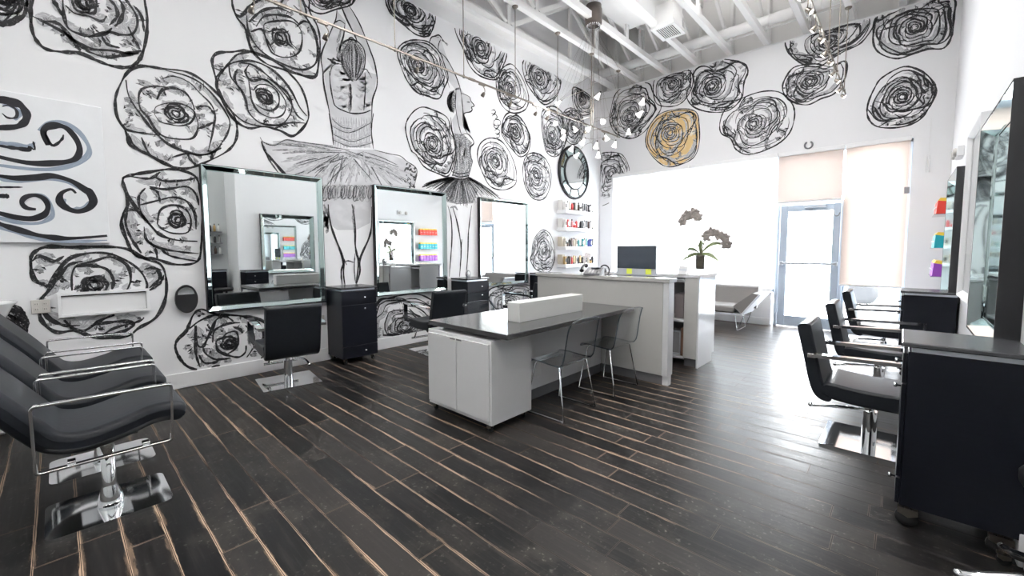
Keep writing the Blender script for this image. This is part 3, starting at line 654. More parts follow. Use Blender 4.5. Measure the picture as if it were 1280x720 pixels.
# back, straps and bodice
sk(mb, K_((415,430),(430,370),(470,360),(500,380)), .012, 1); sk(mb, K_((412,400),(418,480),(432,560),(445,595),(480,618),(540,638),(600,636),(645,620)), .018)
sk(mb, K_((612,410),(614,500),(610,560),(606,622)), .016); sk(mb, K_((528,470),(530,540),(526,630)), .05, 3); sk(mb, K_((528,470),(534,540),(530,600)), .02, 1)
sk(mb, K_((600,400),(620,390),(650,440)), .014, 1)
for i in range(16):
    y0 = 380 + rnd.random() * 220; x0 = 430 + rnd.random() * 60
    sk(mb, K_((x0, y0), (x0 + 30, y0 + 8), (x0 + 50, y0 - 8)), .03, 2, h=.0018)
    y0 = 420 + rnd.random() * 180; x0 = 560 + rnd.random() * 50
    sk(mb, K_((x0, y0), (x0 + 20, y0 + 15), (x0 + 40, y0)), .03, 2, h=.0019)
for (a, b, c) in (((525,468),(590,492),(672,455)), ((528,498),(600,525),(674,500)), ((530,520),(600,545),(680,530)), ((524,440),(560,470),(600,478))):
    sk(mb, B_(a, b, c), .03, 2, h=.002); sk(mb, B_((a[0], a[1] + 5), (b[0], b[1] + 6), (c[0], c[1] + 5)), .012, 1)
sk(mb, B_((513,425),(524,480),(530,545)), .016); sk(mb, B_((680,425),(672,490),(680,558)), .016)
for i in range(14):
    x0 = 540 + i * 9.5; sk(mb, B_((x0, 440), (x0 + rnd.uniform(-4, 4), 500), (x0 + rnd.uniform(-5, 5), 555)), .02, 2, h=.0017)
# tutu
rim = bez(B_((258,528),(290,590),(335,640),(365,668),(420,672),(480,690),(540,705),(610,700),(690,708),(760,712),(815,700),(835,690),(842,640)), 5)
mb.cur = 4; fill(mb, WLf, W_(rim + B_((800,600),(740,578),(680,562),(600,560),(530,548),(460,540),(380,525),(310,545))), .0010, tuple(WLf.uv(*B_((580,620))[0])))
sk(mb, B_((255,515),(270,535),(310,545),(350,525),(400,532),(460,540),(530,548)), .014, 1); sk(mb, B_((680,562),(745,578),(780,585),(805,605),(842,635),(835,690)), .014, 1)
sk(mb, B_((260,530),(275,570),(310,610),(345,650),(365,660)), .03, 0); sk(mb, B_((268,545),(290,600),(325,650)), .02, 1)
for i in range(90):
    e = rim[int(rnd.random() * (len(rim) - 1))]; s = B_((560 + rnd.random() * 90, 562 + rnd.random() * 14))[0]
    f = rnd.uniform(.0, .45); s = (s[0] + (e[0] - s[0]) * f, s[1] + (e[1] - s[1]) * f); g = rnd.uniform(.45, 1)
    e2 = (s[0] + (e[0] - s[0]) * g, s[1] + (e[1] - s[1]) * g); mx = ((s[0] + e2[0]) / 2 + rnd.uniform(-1, 1), (s[1] + e2[1]) / 2 - rnd.uniform(0, 2.5))
    c_ = rnd.choice([1, 1, 2, 2, 3]); sk(mb, [s, mx, e2], {1: .012, 2: .035, 3: .022}[c_], c_, h=.0018 + .0012 * rnd.random())
for i in range(26):
    e = B_((800 + rnd.random() * 42, 615 + rnd.random() * 85))[0]; sk(mb, [e, (e[0] + rnd.uniform(-3, 3), e[1] + rnd.uniform(-2, 3)), (e[0] + rnd.uniform(-4, 4), e[1] + rnd.uniform(-3, 4))], .02, 1)
# ruffle and legs
for i in range(22):
    x0 = 690 + i * 10 + rnd.uniform(-5, 5); h_ = rnd.uniform(10, 50); q_ = rnd.uniform(.6, 1.7)
    sk(mb, Q_((x0, 104 + rnd.uniform(0, 8)), (x0 + 9 * q_, 112 + h_ * .4), (x0 + 4, 145 + h_ * .6), (x0 - 7 * q_, 155 + h_ * .4), (x0 - 8, 125 + rnd.uniform(-8, 10)), (x0 + 2, 108)), .012, rnd.choice([1, 1, 3, 2]))
    if i % 2: sk(mb, Q_((x0 - 6, 108), (x0 - 2, 130 + h_ * .4), (x0 - 8, 160 + h_ * .5)), .03, 2, h=.002)
for i in range(10):
    x0 = 695 + rnd.random() * 25; y0 = 190 + rnd.random() * 80; sk(mb, Q_((x0, y0), (x0 + 8, y0 + 25), (x0 + 3, y0 + 45)), .03, 3, h=.002)
sk(mb, Q_((720,190),(725,240),(735,290),(755,345),(775,395),(786,440),(786,490),(792,535)), .026)
sk(mb, Q_((822,190),(832,240),(836,300),(836,360),(842,400),(850,430),(848,470),(840,530)), .026)
sk(mb, Q_((830,195),(828,250),(838,330)), .035, 3, h=.0025)
sk(mb, Q_((906,200),(905,290),(893,340),(870,390),(856,430),(856,480),(842,532)), .026)
sk(mb, Q_((786,440),(776,480),(780,535)), .02); sk(mb, Q_((786,440),(805,432),(832,440)), .016, 1); sk(mb, Q_((765,380),(785,420),(800,450)), .014, 1)
sk(mb, Q_((835,400),(832,470),(838,530)), .016, 1)
d = mb.build('painted_dancer', DM, wall_left); d['label'] = 'life size charcoal dancer seen from behind with raised arms and a tutu'
# side view dancer
mb = MB(); mb.cur = 3
fill(mb, WLf, W_(Cc((262,500),(300,505),(330,535),(325,570),(330,600),(318,665),(256,660),(270,590),(266,540))), .0011)
fill(mb, WLf, W_(Cc((238,380),(245,345),(262,338),(270,360),(268,400),(262,425),(245,415))), .0012)
mb.cur = 4; fill(mb, WLf, W_(Cc((268,330),(285,330),(300,350),(325,365),(332,400),(320,420),(298,430),(300,480),(325,500),(262,505),(255,450),(272,420))), .0010)
fill(mb, WLf, W_(Cc((180,140),(210,135),(230,200),(262,275),(288,335),(268,338),(240,300),(205,210),(172,175))), .0010)
sk(mb, Cc((205,140),(180,138),(170,165),(185,185),(200,200),(225,260),(245,330)), .016); sk(mb, Cc((180,140),(205,132),(220,150),(238,172)), .018); sk(mb, Cc((212,148),(205,165),(202,188)), .014)
sk(mb, Cc((215,150),(240,168)), .022, 3); sk(mb, Cc((200,190),(230,215),(258,262),(282,320),(290,360)), .018); sk(mb, Cc((270,330),(268,400),(280,470),(290,505)), .018); sk(mb, Cc((290,360),(296,420),(298,470),(312,500)), .02)
sk(mb, Cc((290,350),(318,362),(326,380),(338,396),(328,402),(330,412),(322,420),(302,424),(298,435)), .018)
sk(mb, Cc((310,382),(322,384)), .014)
for i in range(16):
    t = rnd.random(); sk(mb, Cc((262 - 4 * t, 340 + 6 * t), (240 + 14 * t, 360 + 12 * rnd.random()), (238 + 16 * t, 395), (250 + 10 * t, 420)), .012, rnd.choice([0, 0, 1]), h=.003)
sk(mb, Cc((250,440),(256,500),(268,560),(270,600),(255,660)), .02); sk(mb, Cc((290,505),(312,502),(330,520),(336,538),(322,556),(326,590),(330,610),(316,665)), .02)
for i in range(30):
    x0 = 268 + rnd.random() * 48; y0 = 515 + rnd.random() * 110; sk(mb, Cc((x0, y0), (x0 + rnd.uniform(-3, 5), y0 + 20), (x0 + rnd.uniform(-6, 4), y0 + 42)), .018, rnd.choice([1, 2, 3]), h=.0022)
for y0 in (640, 652, 662): sk(mb, Cc((254, y0 + 4), (285, y0 + 12), (318, y0 + 6)), .018)
for i in range(64):
    t = (i + rnd.random() * .8) / 64; ends = H_((285,108),(300,118),(340,140),(370,152),(405,186),(430,200),(470,205),(500,205),(530,200),(545,170),(600,168),(650,166))
    k = t * (len(ends) - 1.001); q = int(k); f = k - q; e = (ends[q][0] * (1 - f) + ends[q + 1][0] * f, ends[q][1] * (1 - f) + ends[q + 1][1] * f)
    s = H_((428 + 72 * t, 72 + 6 * math.sin(PI * t)))[0]; g = rnd.uniform(.75, 1); e = (s[0] + (e[0] - s[0]) * g, s[1] + (e[1] - s[1]) * g)
    sk(mb, [s, ((s[0] + e[0]) / 2, (s[1] + e[1]) / 2 - 1.2), e], rnd.uniform(.010, .020), rnd.choice([0, 1, 1, 2]), h=.0026)
mb.cur = 3; fill(mb, WLf, W_(H_((430,75),(495,78),(540,130),(520,185),(450,190),(410,180),(360,140))), .0011)
for P_ in (((410,195),(424,250),(428,320),(424,400),(416,500)), ((432,205),(448,260),(462,330),(468,400),(460,500)), ((512,195),(504,260),(498,320),(496,400),(488,500)), ((470,340),(466,420),(462,480))):
    sk(mb, H_(*P_), .022)
sk(mb, H_((420,205),(440,200),(452,215)), .03, 3)
d = mb.build('painted_dancer', DM, wall_left); d['label'] = 'smaller charcoal dancer in profile with one raised arm and a spread skirt'
# curly lettering beside the dancer
mb = MB()
for P_ in (((402,415),(412,412),(418,420),(410,428),(402,424)), ((404,436),(416,428),(424,440),(416,446)), ((410,455),(420,448),(434,452),(436,466),(424,472),(410,466),(412,456)), ((416,462),(412,474),(420,482),(430,474),(424,462)), ((414,490),(424,484),(434,492),(428,502),(416,498)), ((420,506),(432,504),(430,516),(420,514)), ((424,516),(430,528))):
    sk(mb, Cc(*P_), .016, 0)
d = mb.build('painted_lettering', DM, wall_left); d['label'] = 'small curly painted signature'
# ------------------------------------------------------------------ wall mirrors
def rect_ring(mb, rects):
    """rects: (x, inset) of a w by h frame, joined by mitred faces"""
    vs = []; 
    for (x, y0, y1, z0, z1) in rects: vs += [(x, y0, z0), (x, y1, z0), (x, y1, z1), (x, y0, z1)]
    fs = []
    for k in range(len(rects) - 1):
        for j in range(4):
            a = 4 * k + j; b = 4 * k + (j + 1) % 4; fs.append((a, b, b + 4, a + 4))
    mb.add(vs, fs)
def make_mirror(w, h, d, label, cat='mirror', group=None, fw=.062, edge='mirror_edge', case='black', sl=.034):
    r = empty('wall_mirror', (0, 0, 0), 0, label, cat, group)
    y0, y1 = -w / 2, w / 2
    cs = MB().box(0, d - sl - .008, y0, y1, 0, h, .002); rect_ring(cs, [(d - sl - .011, y0, y1, 0, h), (d, y0, y1, 0, h), (d, y0 + .004, y1 - .004, .004, h - .004), (d - sl + .004, y0 + .004, y1 - .004, .004, h - .004)]); cs.build('casing', case, r)
    f = MB()
    def R(x, i): return (x, y0 + i, y1 - i, i, h - i)
    rect_ring(f, [R(d - .001, .005), R(d - .001, .014), R(d - sl + .006, fw - .012), R(d - sl, fw - .008), R(d - sl, fw), R(d - sl - .004, fw)])
    f.build('frame', edge, r)
    MB().box(d - sl - .007, d - sl - .0035, y0 + fw - .002, y1 - fw + .002, fw - .002, h - fw + .002).build('mirror_glass', 'mirror', r)
    # small studs at the corners of the bevelled border
    return r
for (ya, yb, lab) in ((1.03, 2.25, 'nearest of the three large square mirrors on the rose mural wall'), (2.94, 4.16, 'middle one of the three large square mirrors on the rose mural wall'), (4.87, 6.12, 'farthest of the three large square mirrors on the rose mural wall')):
    place(make_mirror(yb - ya, 1.52, .07, lab, group='large square mirrors on the mural wall'), (LW, (ya + yb) / 2, .75))
for (ya, yb, z0, h, lab) in ((3.24, 4.44, .83, 1.40, 'nearest large mirror on the plain right hand wall with deep black side'), (6.22, 7.42, .83, 1.39, 'far mirror on the right hand wall beside the coloured packages')):
    place(make_mirror(yb - ya, h, .09, lab, group='large mirrors on the right hand wall', fw=.09, sl=.066), (RW, (ya + yb) / 2, z0), PI)
place(make_mirror(.95, 1.5, .055, 'slim white edged mirror between the two deep black mirrors on the right', fw=.05, edge='trim', case='trim'), (RW, 5.40, .95), PI)

# round mirror with a ring of panels
r = empty('round_mirror', (LW, 7.68, 3.04), 0, 'round black framed mirror with a ring of small glass panels above the product shelves', 'mirror')
RO, RI = .57, .34
fr = MB(); fr.lathe((0, 0, 0), [(RO - .03, 0), (RO, .01), (RO, .04), (RO - .02, .055), (RO - .05, .055), (RO - .055, .03), (.01, .03)], 48, 'x')
for k in range(9):
    a = 2 * PI * k / 9 + .2; ca, sa = math.cos(a), math.sin(a)
    w_ = .012; P0 = [(RI, -w_), (RO - .04, -w_), (RO - .04, w_), (RI, w_)]
    fr.prism([(u * ca - v * sa, u * sa + v * ca) for u, v in P0], 'x', .028, .05)
ring = [(RI - .0, .03), (RI, .052), (RI + .035, .052), (RI + .035, .03)]
fr.lathe((0, 0, 0), ring, 48, 'x'); fr.build('frame', 'black', r)
pn = MB()
for k in range(9):
    a0 = 2 * PI * k / 9 + .2 + .035; a1 = 2 * PI * (k + 1) / 9 + .2 - .035; P0 = []
    for i in range(7): a = a0 + (a1 - a0) * i / 6; P0.append(((RO - .05) * math.cos(a), (RO - .05) * math.sin(a)))
    for i in range(7): a = a1 + (a0 - a1) * i / 6; P0.append(((RI + .035) * math.cos(a), (RI + .035) * math.sin(a)))
    tilt = .006 * math.sin(3 * a0)
    n_ = len(P0); vs = [(.036 + tilt * (u / RO), u, v) for u, v in P0]; pn.add(vs, [tuple(range(n_))])
pn.build('ring_panels', 'mirror_edge', r)
g = MB(); g.prism([(RI * math.cos(2 * PI * i / 40), RI * math.sin(2 * PI * i / 40)) for i in range(40)], 'x', .031, .054); g.build('mirror_glass', 'mirror', r)

# ------------------------------------------------------------------ black drawer cabinets
def make_caster(r_, parent, loc, mat='rubber'):
    mb = MB(); x, y, z = 0, 0, 0
    mb.lathe((0, -.012, r_), [(r_ * .4, 0), (r_, .003), (r_, .021), (r_ * .4, .024)], 16, 'y')
    mb.cur = 1
    mb.prism([(-.004, r_ * 1.1), (-r_ * .9, r_ * 1.5), (-r_ * .9, r_ * 2.1), (r_ * .8, r_ * 2.1), (r_ * .8, r_ * 1.5)], 'y', -.020, -.015)
    mb.prism([(-.004, r_ * 1.1), (-r_ * .9, r_ * 1.5), (-r_ * .9, r_ * 2.1), (r_ * .8, r_ * 2.1), (r_ * .8, r_ * 1.5)], 'y', .015, .020)
    mb.cyl((0, 0, r_ * 1.9), (0, 0, r_ * 2.6), .010)
    return mb.build('caster', [mat, 'steel'], parent, loc=loc)
def make_cab(depth, width, h, label, group, caster=.028, door=True):
    """front faces +x, back at x = 0"""
    r = empty('drawer_cabinet', (0, 0, 0), 0, label, 'cabinet', group)
    y0, y1 = -width / 2, width / 2; b0 = caster * 2.6
    MB().box(0, depth - .018, y0 + .004, y1 - .004, b0, h - .045, .002).build('body', 'cabinet', r)
    MB().box(-.0, depth - .03, y0 + .012, y1 - .012, h - .045, h - .022).build('recess_strip', 'alu', r)
    MB().box(-.0, depth + .008, y0 - .006, y1 + .006, h - .022, h, .004).build('cabinet_top', 'cabtop', r)
    zs = [h - .05, h - .05 - (h - b0) * .19, b0 + (h - b0) * .17, b0 + .004]
    kinds = ['drawer', 'door', 'drawer']
    for i in range(3):
        t, bt = zs[i] - .003, zs[i + 1] + .003
        d = MB().box(depth - .017, depth, y0 + .004, y1 - .004, bt, t, .002).build(kinds[i], 'cabinet', r)
        k = MB(); zc = (t + bt) / 2 if i != 1 else t - .05
        k.lathe((0, 0, 0), [(.005, 0), (.005, .014), (.012, .018), (.013, .026), (.008, .030)], 14, 'x'); k.build('knob', 'chrome', d, loc=(depth, y0 + width * .62, zc))
    for sx in (.06, depth - .05):
        for sy in (y0 + .05, y1 - .05): make_caster(caster, r, (sx, sy, 0))
    return r
g_ = 'black drawer cabinets between the stations'
place(make_cab(.42, .46, .94, 'black drawer cabinet between the nearest and the middle mirror, chrome knobs', g_), (LW + .015 + .006, 2.50, 0))
place(make_cab(.40, .46, .94, 'black drawer cabinet with small grey clock on it, between the middle and far mirror', g_), (LW + .02, 4.50, 0))
place(make_cab(.42, .46, .94, 'black drawer cabinet beyond the farthest mirror of the mural wall, behind the desk', g_), (LW + .02, 6.44, 0))
place(make_cab(.42, .46, .94, 'big black cabinet at the right edge of the photo, closest to the camera', g_, caster=.045), (RW - .005, 3.03, 0), PI)
place(make_cab(.42, .46, .94, 'black cabinet against the right wall beyond the foreground cabinet', g_), (RW - .02, 6.45 - .02, 0), PI)
# clock on the second cabinet
r = empty('desk_clock', (-5.05, 4.42, .94), .3, 'small round grey clock standing on the second black cabinet', 'clock')
MB().lathe((0, 0, .065), [(.05, -.015), (.06, -.01), (.06, .01), (.05, .016), (.045, .012)], 24, 'x').build('case', 'kick', r)
MB().lathe((0, 0, .065), [(.044, .0125), (.001, .0135)], 24, 'x').build('dial', 'plastic_w', r)
MB().box(-.02, .02, -.035, .035, 0, .012, .004).build('foot', 'kick', r)

# ------------------------------------------------------------------ styling chairs (face +x, origin on the floor under the column)
def side_shell(pts, t, y0, y1):
    """sweeps a cushion of thickness t along a profile pts (x, z) between y0 and y1"""
    C_ = bez(pts, 5); top = []; bot = []
    for i, p in enumerate(C_):
        a = Vector(C_[max(0, i - 1)]); b = Vector(C_[min(len(C_) - 1, i + 1)]); d = (b - a).normalized(); n_ = Vector((-d.y, d.x))
        e = min(i, len(C_) - 1 - i); tt = t * (1 if e > 2 else (.50, .82, .95)[e])
        p = Vector(p); top.append(tuple(p + n_ * tt * .5)); bot.append(tuple(p - n_ * tt * .5))
    return top + bot[::-1]
def cushion(mb, pts, t, axis, half, soft=.035):
    """upholstered sweep whose side edges are rolled over"""
    sl = [(-half + soft * k / 5, 1 - min(.9, soft * 1.6 / t) * (1 - math.sqrt(max(0, 1 - (1 - k / 5) ** 2)))) for k in range(6)]
    sl = sl + [(-a, s) for a, s in sl[::-1]]
    rings = [side_shell(pts, t * s, 0, 0) for a, s in sl]; n = len(rings[0])
    def V(u, v, a): return (a, u, v) if axis == 'x' else (u, a, v)
    vs = [V(u, v, sl[i][0]) for i, rg in enumerate(rings) for u, v in rg]; fs = []
    for i in range(len(sl) - 1):
        for j in range(n):
            q = (i * n + j, i * n + (j + 1) % n, (i + 1) * n + (j + 1) % n, (i + 1) * n + j); fs.append(q if axis == 'x' else q[::-1])
    mb.add(vs, fs, True); k = (len(sl) - 1) * n
    m2 = n // 2
    cap = []
    for base, flip in ((0, True), (k, False)):
        for j in range(m2 - 1):
            q = (base + j, base + j + 1, base + n - 2 - j, base + n - 1 - j); cap.append(q[::-1] if flip else q)
    mb.add(vs, cap, True)
def make_styling_chair(label, group):
    r = empty('styling_chair', (0, 0, 0), 0, label, 'chair', group)
    MB().prism(rounded([(-.26, -.27), (.27, -.27), (.27, .27), (-.26, .27)], .012), 'z', 0, .014).build('base_plate', 'chrome', r, bevel=.002)
    c = MB(); c.cyl((0, 0, .013), (0, 0, .24), .042, n=28); c.cyl((0, 0, .24), (0, 0, .32), .024, n=20)
    c.box(-.13, .13, -.11, .11, .305, .325); c.build('column', 'chrome', r)
    lv = MB(); lv.tube(bez([(-.02, -.05, .255), (-.10, -.10, .262), (-.22, -.13, .255), (-.33, -.13, .235)], 5), .012, 10); lv.lathe((-.01, -.045, .27), [(.02, -.03), (.026, -.025), (.026, .0), (.02, .006)], 14, 'y')
    lv.ball((-.335, -.13, .237), .017); lv.build('pump_lever', 'chrome', r)
    s = MB(); cushion(s, [(-.26, .405), (-.12, .385), (.05, .378), (.24, .385), (.30, .375)], .115, 'y', .255, .022)
    s.build('seat', 'leather', r)
    b = MB(); cushion(b, [(-.20, .345), (-.265, .37), (-.30, .46), (-.335, .62), (-.375, .80), (-.385, .855)], .085, 'y', .25, .020)
    b.build('backrest', 'leather', r)
    for sy in (-1, 1):
        a = MB(); y = sy * .285
        P0 = [(-.31, .655), (.30, .675), (.315, .665), (.315, .40), (.29, .40), (.29, .648), (-.31, .632)]
        a.prism(P0, 'y', y - .028, y + .028); a.box(.20, .305, min(y, sy * .25), max(y, sy * .25), .36, .40)
        a.box(-.345, -.30, min(y + .02 * sy, sy * .235), max(y + .02 * sy, sy * .235), .625, .655)
        a.build('armrest', 'chrome', r, bevel=.002)
        f = MB(); f.box(.314, .319, y - .029, y + .029, .40, .665); f.build('arm_panel', 'black', r)
    ft = MB()
    for y in (-.12, .12): ft.tube([(.24, y, .33), (.33, y, .20), (.36, y, .145)], .011, 8)
    ft.tube([(.365, -.17, .14), (.365, .17, .14)], .014, 10); ft.build('footrest', 'chrome', r)
    return r
G1 = 'black styling chairs facing the mirrors'
ch = make_styling_chair('black styling chair on a square chrome plate, in front of the nearest mural wall mirror', G1)
place(ch, (-4.72, 1.60, 0), PI + math.radians(-8))
for loc, rz, lab in (((-4.70, 3.50, 0), PI + math.radians(-6), 'black styling chair in front of the middle mural wall mirror, behind the island'),
                     ((-4.66, 5.42, 0), PI, 'black styling chair in front of the farthest mural wall mirror, mostly hidden'),
                     ((-.12, 3.90, 0), 0, 'nearest of the three black chairs on the right, bright floor behind it'),
                     ((-.12, 5.40, 0), 0, 'middle one of the three black chairs on the right'),
                     ((-.12, 6.98, 0), 0, 'farthest of the three black chairs on the right, by the window')):
    place(copy_tree(ch), loc, rz, lab)

# ------------------------------------------------------------------ shampoo lounge chairs (face +y)
def make_lounge(label, group):
    r = empty('shampoo_chair', (0, 0, 0), 0, label, 'chair', group)
    MB().prism(rounded([(-.21, -.245), (.21, -.245), (.21, .245), (-.21, .245)], .05), 'z', 0, .016).build('base_plate', 'chrome', r, bevel=.003)
    c = MB(); c.lathe((0, 0, 0), [(.054, .016), (.052, .045), (.033, .115), (.030, .125), (.030, .38)], 28)
    c.box(-.10, .10, -.12, .12, .375, .40); c.build('column', 'chrome', r)
    s = MB()
    prof = [(-.60, 1.02), (-.50, .90), (-.36, .72), (-.26, .575), (-.19, .49), (-.08, .462), (.06, .487), (.17, .520), (.25, .518), (.305, .495)]
    cushion(s, prof, .105, 'x', .255, .045); s.build('seat_cushion', 'leather', r)
    for sx in (-1, 1):
        a = MB(); x = sx * .285; C_ = rounded([(-.255, .375), (.245, .375), (.255, .69), (-.255, .70)], .022)
        C2 = rounded([(-.243, .387), (.233, .387), (.243, .678), (-.243, .688)], .012)
        n_ = len(C_); vs = [(x - .016, u, v) for u, v in C_] + [(x - .016, u, v) for u, v in C2] + [(x + .016, u, v) for u, v in C_] + [(x + .016, u, v) for u, v in C2]
        fs = []
        for i in range(n_):
            j = (i + 1) % n_
            fs += [(i, j, n_ + j, n_ + i), (2 * n_ + j, 2 * n_ + i, 3 * n_ + i, 3 * n_ + j), (j, i, 2 * n_ + i, 2 * n_ + j), (n_ + i, n_ + j, 3 * n_ + j, 3 * n_ + i)]
        a.add(vs, fs); a.box(min(x, sx * .24), max(x, sx * .24), -.15, -.12, .385, .40); a.box(min(x, sx * .24), max(x, sx * .24), .12, .15, .385, .40)
        a.build('armrest', 'chrome', r, bevel=.003)
    return r
G2 = 'black shampoo chairs in a row at the left'
lg = make_lounge('nearest of three reclined black chairs with chrome loop arms, lower left', G2)
place(lg, (-3.13, .13, 0))
place(copy_tree(lg), (-3.83, .14, 0), 0, 'middle one of three reclined black chairs with chrome loop arms at the left')
place(copy_tree(lg), (-4.58, .16, 0), 0, 'reclined black chair with chrome loop arms closest to the mural wall')
# basin behind the third chair
r = empty('shampoo_basin', (-5.07, -.455, 0), 0, 'white ceramic shampoo basin with its rim seen at the left edge', 'basin')
b = MB(); b.lathe((0, 0, .80), [(.02, 0), (.10, .01), (.16, .07), (.205, .17), (.225, .19), (.228, .20), (.21, .20), (.19, .18), (.15, .09), (.10, .04), (.01, .035)], 36)
b.build('bowl', 'ceramic', r)
MB().box(-.13, .13, -.17, .13, 0, .80, .02).build('pedestal', 'whitebox', r)
fa = MB(); fa.tube(bez([(0, -.215, .98), (0, -.215, 1.10), (0, -.15, 1.13), (0, -.09, 1.10)], 5), .012); fa.build('faucet', 'chrome', r)

# ------------------------------------------------------------------ things on the near part of the mural wall
r = empty('canvas_painting', (LW, .05, 2.05), 0, 'unframed white canvas with black and blue grey curls, upper left', 'painting')
ya, yb, za, zb = -.75, .335, 1.46, 2.66
MB().box(.002, .035, ya - .05, yb - .05, za - 2.05, zb - 2.05, .004).build('canvas', 'canvas', r)
WC = Wall(0, LW + .035, 0, 1); LIMS = LIM[0]
mb = MB()
def cv(px, w, cur, h=.0015, **k):
    LIM[0] = (ya + .003, yb - .003, za + .003, zb - .003)
    pts = bez([tuple(WC.uv(*p)) for p in px], 6); mb.cur = cur; stroke(mb, WC, pts, w, h, rnd=rnd, **k); LIM[0] = LIMS
AA = A; DD = D_
cv(AA((145,490),(180,460),(240,460),(300,500),(335,560),(310,600),(230,630),(130,635),(-40,615)), .034, 1)
cv(AA((-40,530),(40,540),(110,548),(130,533)), .03, 1)
cv(AA((-30,660),(0,668),(60,680),(200,672),(280,695),(330,730)), .03, 1)
cv(DD((240,85),(238,110),(270,127),(310,122),(342,95)), .045, 1); cv(DD((-30,150),(0,158),(80,176),(150,176),(195,150),(190,110),(160,75),(120,68)), .03, 1)
cv(DD((-30,180),(0,192),(120,228),(230,246),(402,241)), .028, 1); cv(AA((10,395),(45,398),(72,425),(55,450)), .03, 1)
cv(AA((-50,378),(0,375),(40,380),(80,398),(100,430),(92,458),(60,475),(-30,480)), .055, 0, .002)
cv(AA((8,400),(35,395),(62,415),(60,440),(30,442),(8,425)), .016, 0, .002)
cv(AA((180,545),(163,500),(175,478),(215,470),(255,485),(290,530),(298,570),(275,600),(200,612),(100,610),(-40,580)), .048, 0, .002)
cv(AA((165,490),(195,545),(230,525),(238,505)), .018, 0, .002); cv(AA((-40,540),(20,550),(60,556),(105,561),(112,548)), .03, 0, .002); cv(AA((124,530),(130,560),(105,548)), .014, 0, .002)
cv(AA((-40,655),(0,660),(60,668),(140,665),(200,660),(270,680),(320,712)) + DD((335,60),(350,95),(330,122),(290,133),(250,120),(225,95),(230,65),(265,50),(285,65)), .046, 0, .0022)
cv(DD((-40,130),(0,140),(60,155),(120,160),(165,145),(180,115),(165,85),(130,72),(95,80),(82,100),(100,120),(135,125)), .040, 0, .0022)
cv(DD((-40,75),(0,75),(35,76)), .04, 0, .002); cv(DD((-20,42),(30,42),(85,42)), .014, 0, .002)
cv(DD((-40,165),(0,180),(80,205),(160,225),(260,234),(402,224)), .040, 0, .0022)
o = mb.build('painted_curls', ['blackpaint', 'blue_grey'], r, loc=(-LW, -.05, -2.05))
# white recessed box
r = empty('wall_niche_box', (LW, .28, .925), 0, 'long white rectangular recessed box on the mural wall above the reclined chairs', 'wall box')
f = MB(); w2, h2 = .30, .105
f.box(0, .05, -w2, w2, h2 - .022, h2, .002).box(0, .05, -w2, w2, -h2, -h2 + .022, .002).box(0, .05, -w2, -w2 + .022, -h2 + .022, h2 - .022, .002).box(0, .05, w2 - .022, w2, -h2 + .022, h2 - .022, .002)
f.build('frame', 'trim', r); MB().box(0.001, .028, -w2 + .024, w2 - .024, -h2 + .024, h2 - .034).build('panel', 'trim', r)
MB().box(0.001, .008, -w2 + .024, w2 - .024, -h2 + .022, h2 - .022).build('recess', 'dvent', r)
def outlet(loc, rz, label, w=.11, h=.115, n=2):
    r = empty('wall_outlet', loc, rz, label, 'outlet')
    MB().box(0, .012, -w / 2, w / 2, -h / 2, h / 2, .003).build('plate', 'outlet', r)
    s = MB()
    for i in range(n):
        y = (i - (n - 1) / 2) * .05
        for z in (-.022, .022):
            s.box(.012, .0145, y - .015, y + .015, z - .014, z + .014, .001); s.cur = 1
            s.box(.0145, .0152, y - .007, y - .004, z - .004, z + .006); s.box(.0145, .0152, y + .004, y + .007, z - .004, z + .006); s.cur = 0
    s.build('socket', ['outlet', 'dvent'], r); return r
outlet((LW, -.115, .925), 0, 'double outlet plate left of the white wall box')
outlet((LW, 2.21, .52), 0, 'upper small outlet plate under the right end of the nearest mirror', .07, .115, 1)
outlet((LW, 2.12, .28), 0, 'lower outlet with plug under the right end of the nearest mirror', .07, .115, 1)
# black oval dryer holder
r = empty('dryer_holder', (LW, .865, .905), 0, 'black oval hair dryer holder with half moon opening on the mural wall', 'holder')
ov = [(.092 * math.cos(2 * PI * i / 40), .142 * math.sin(2 * PI * i / 40)) for i in range(40)]
k_ = MB()
hole = [(.066 * math.cos(PI * i / 14), .045 + .060 * math.sin(PI * i / 14)) for i in range(15)]
# disc with the opening: lower solid part and a rim over the opening
low = [p for p in ov if p[1] <= .045]; low.sort(key=lambda p: math.atan2(p[1] - .0, p[0]) if p[1] > -.2 else 0)
lo = [(.092 * math.cos(a), .142 * math.sin(a)) for a in [math.radians(18 - 216 * i / 30) for i in range(31)]]
k_.prism(lo, 'x', .01, .05); up_o = [(.092 * math.cos(a), .142 * math.sin(a)) for a in [math.radians(162 - 144 * i / 20) for i in range(21)]]
up_i = [(.070 * math.cos(a), .044 + .074 * math.sin(a)) for a in [math.radians(180 * i / 20) for i in range(21)]]
for i in range(20):
    q = [up_o[i], up_o[i + 1], up_i[19 - i], up_i[20 - i]]; k_.prism(q, 'x', .01, .045)
k_.build('ring_body', 'black', r, bevel=.003); MB().lathe((0, 0, -.03), [(.06, 0), (.062, .012)], 20, 'x').build('wall_mount', 'black', r)
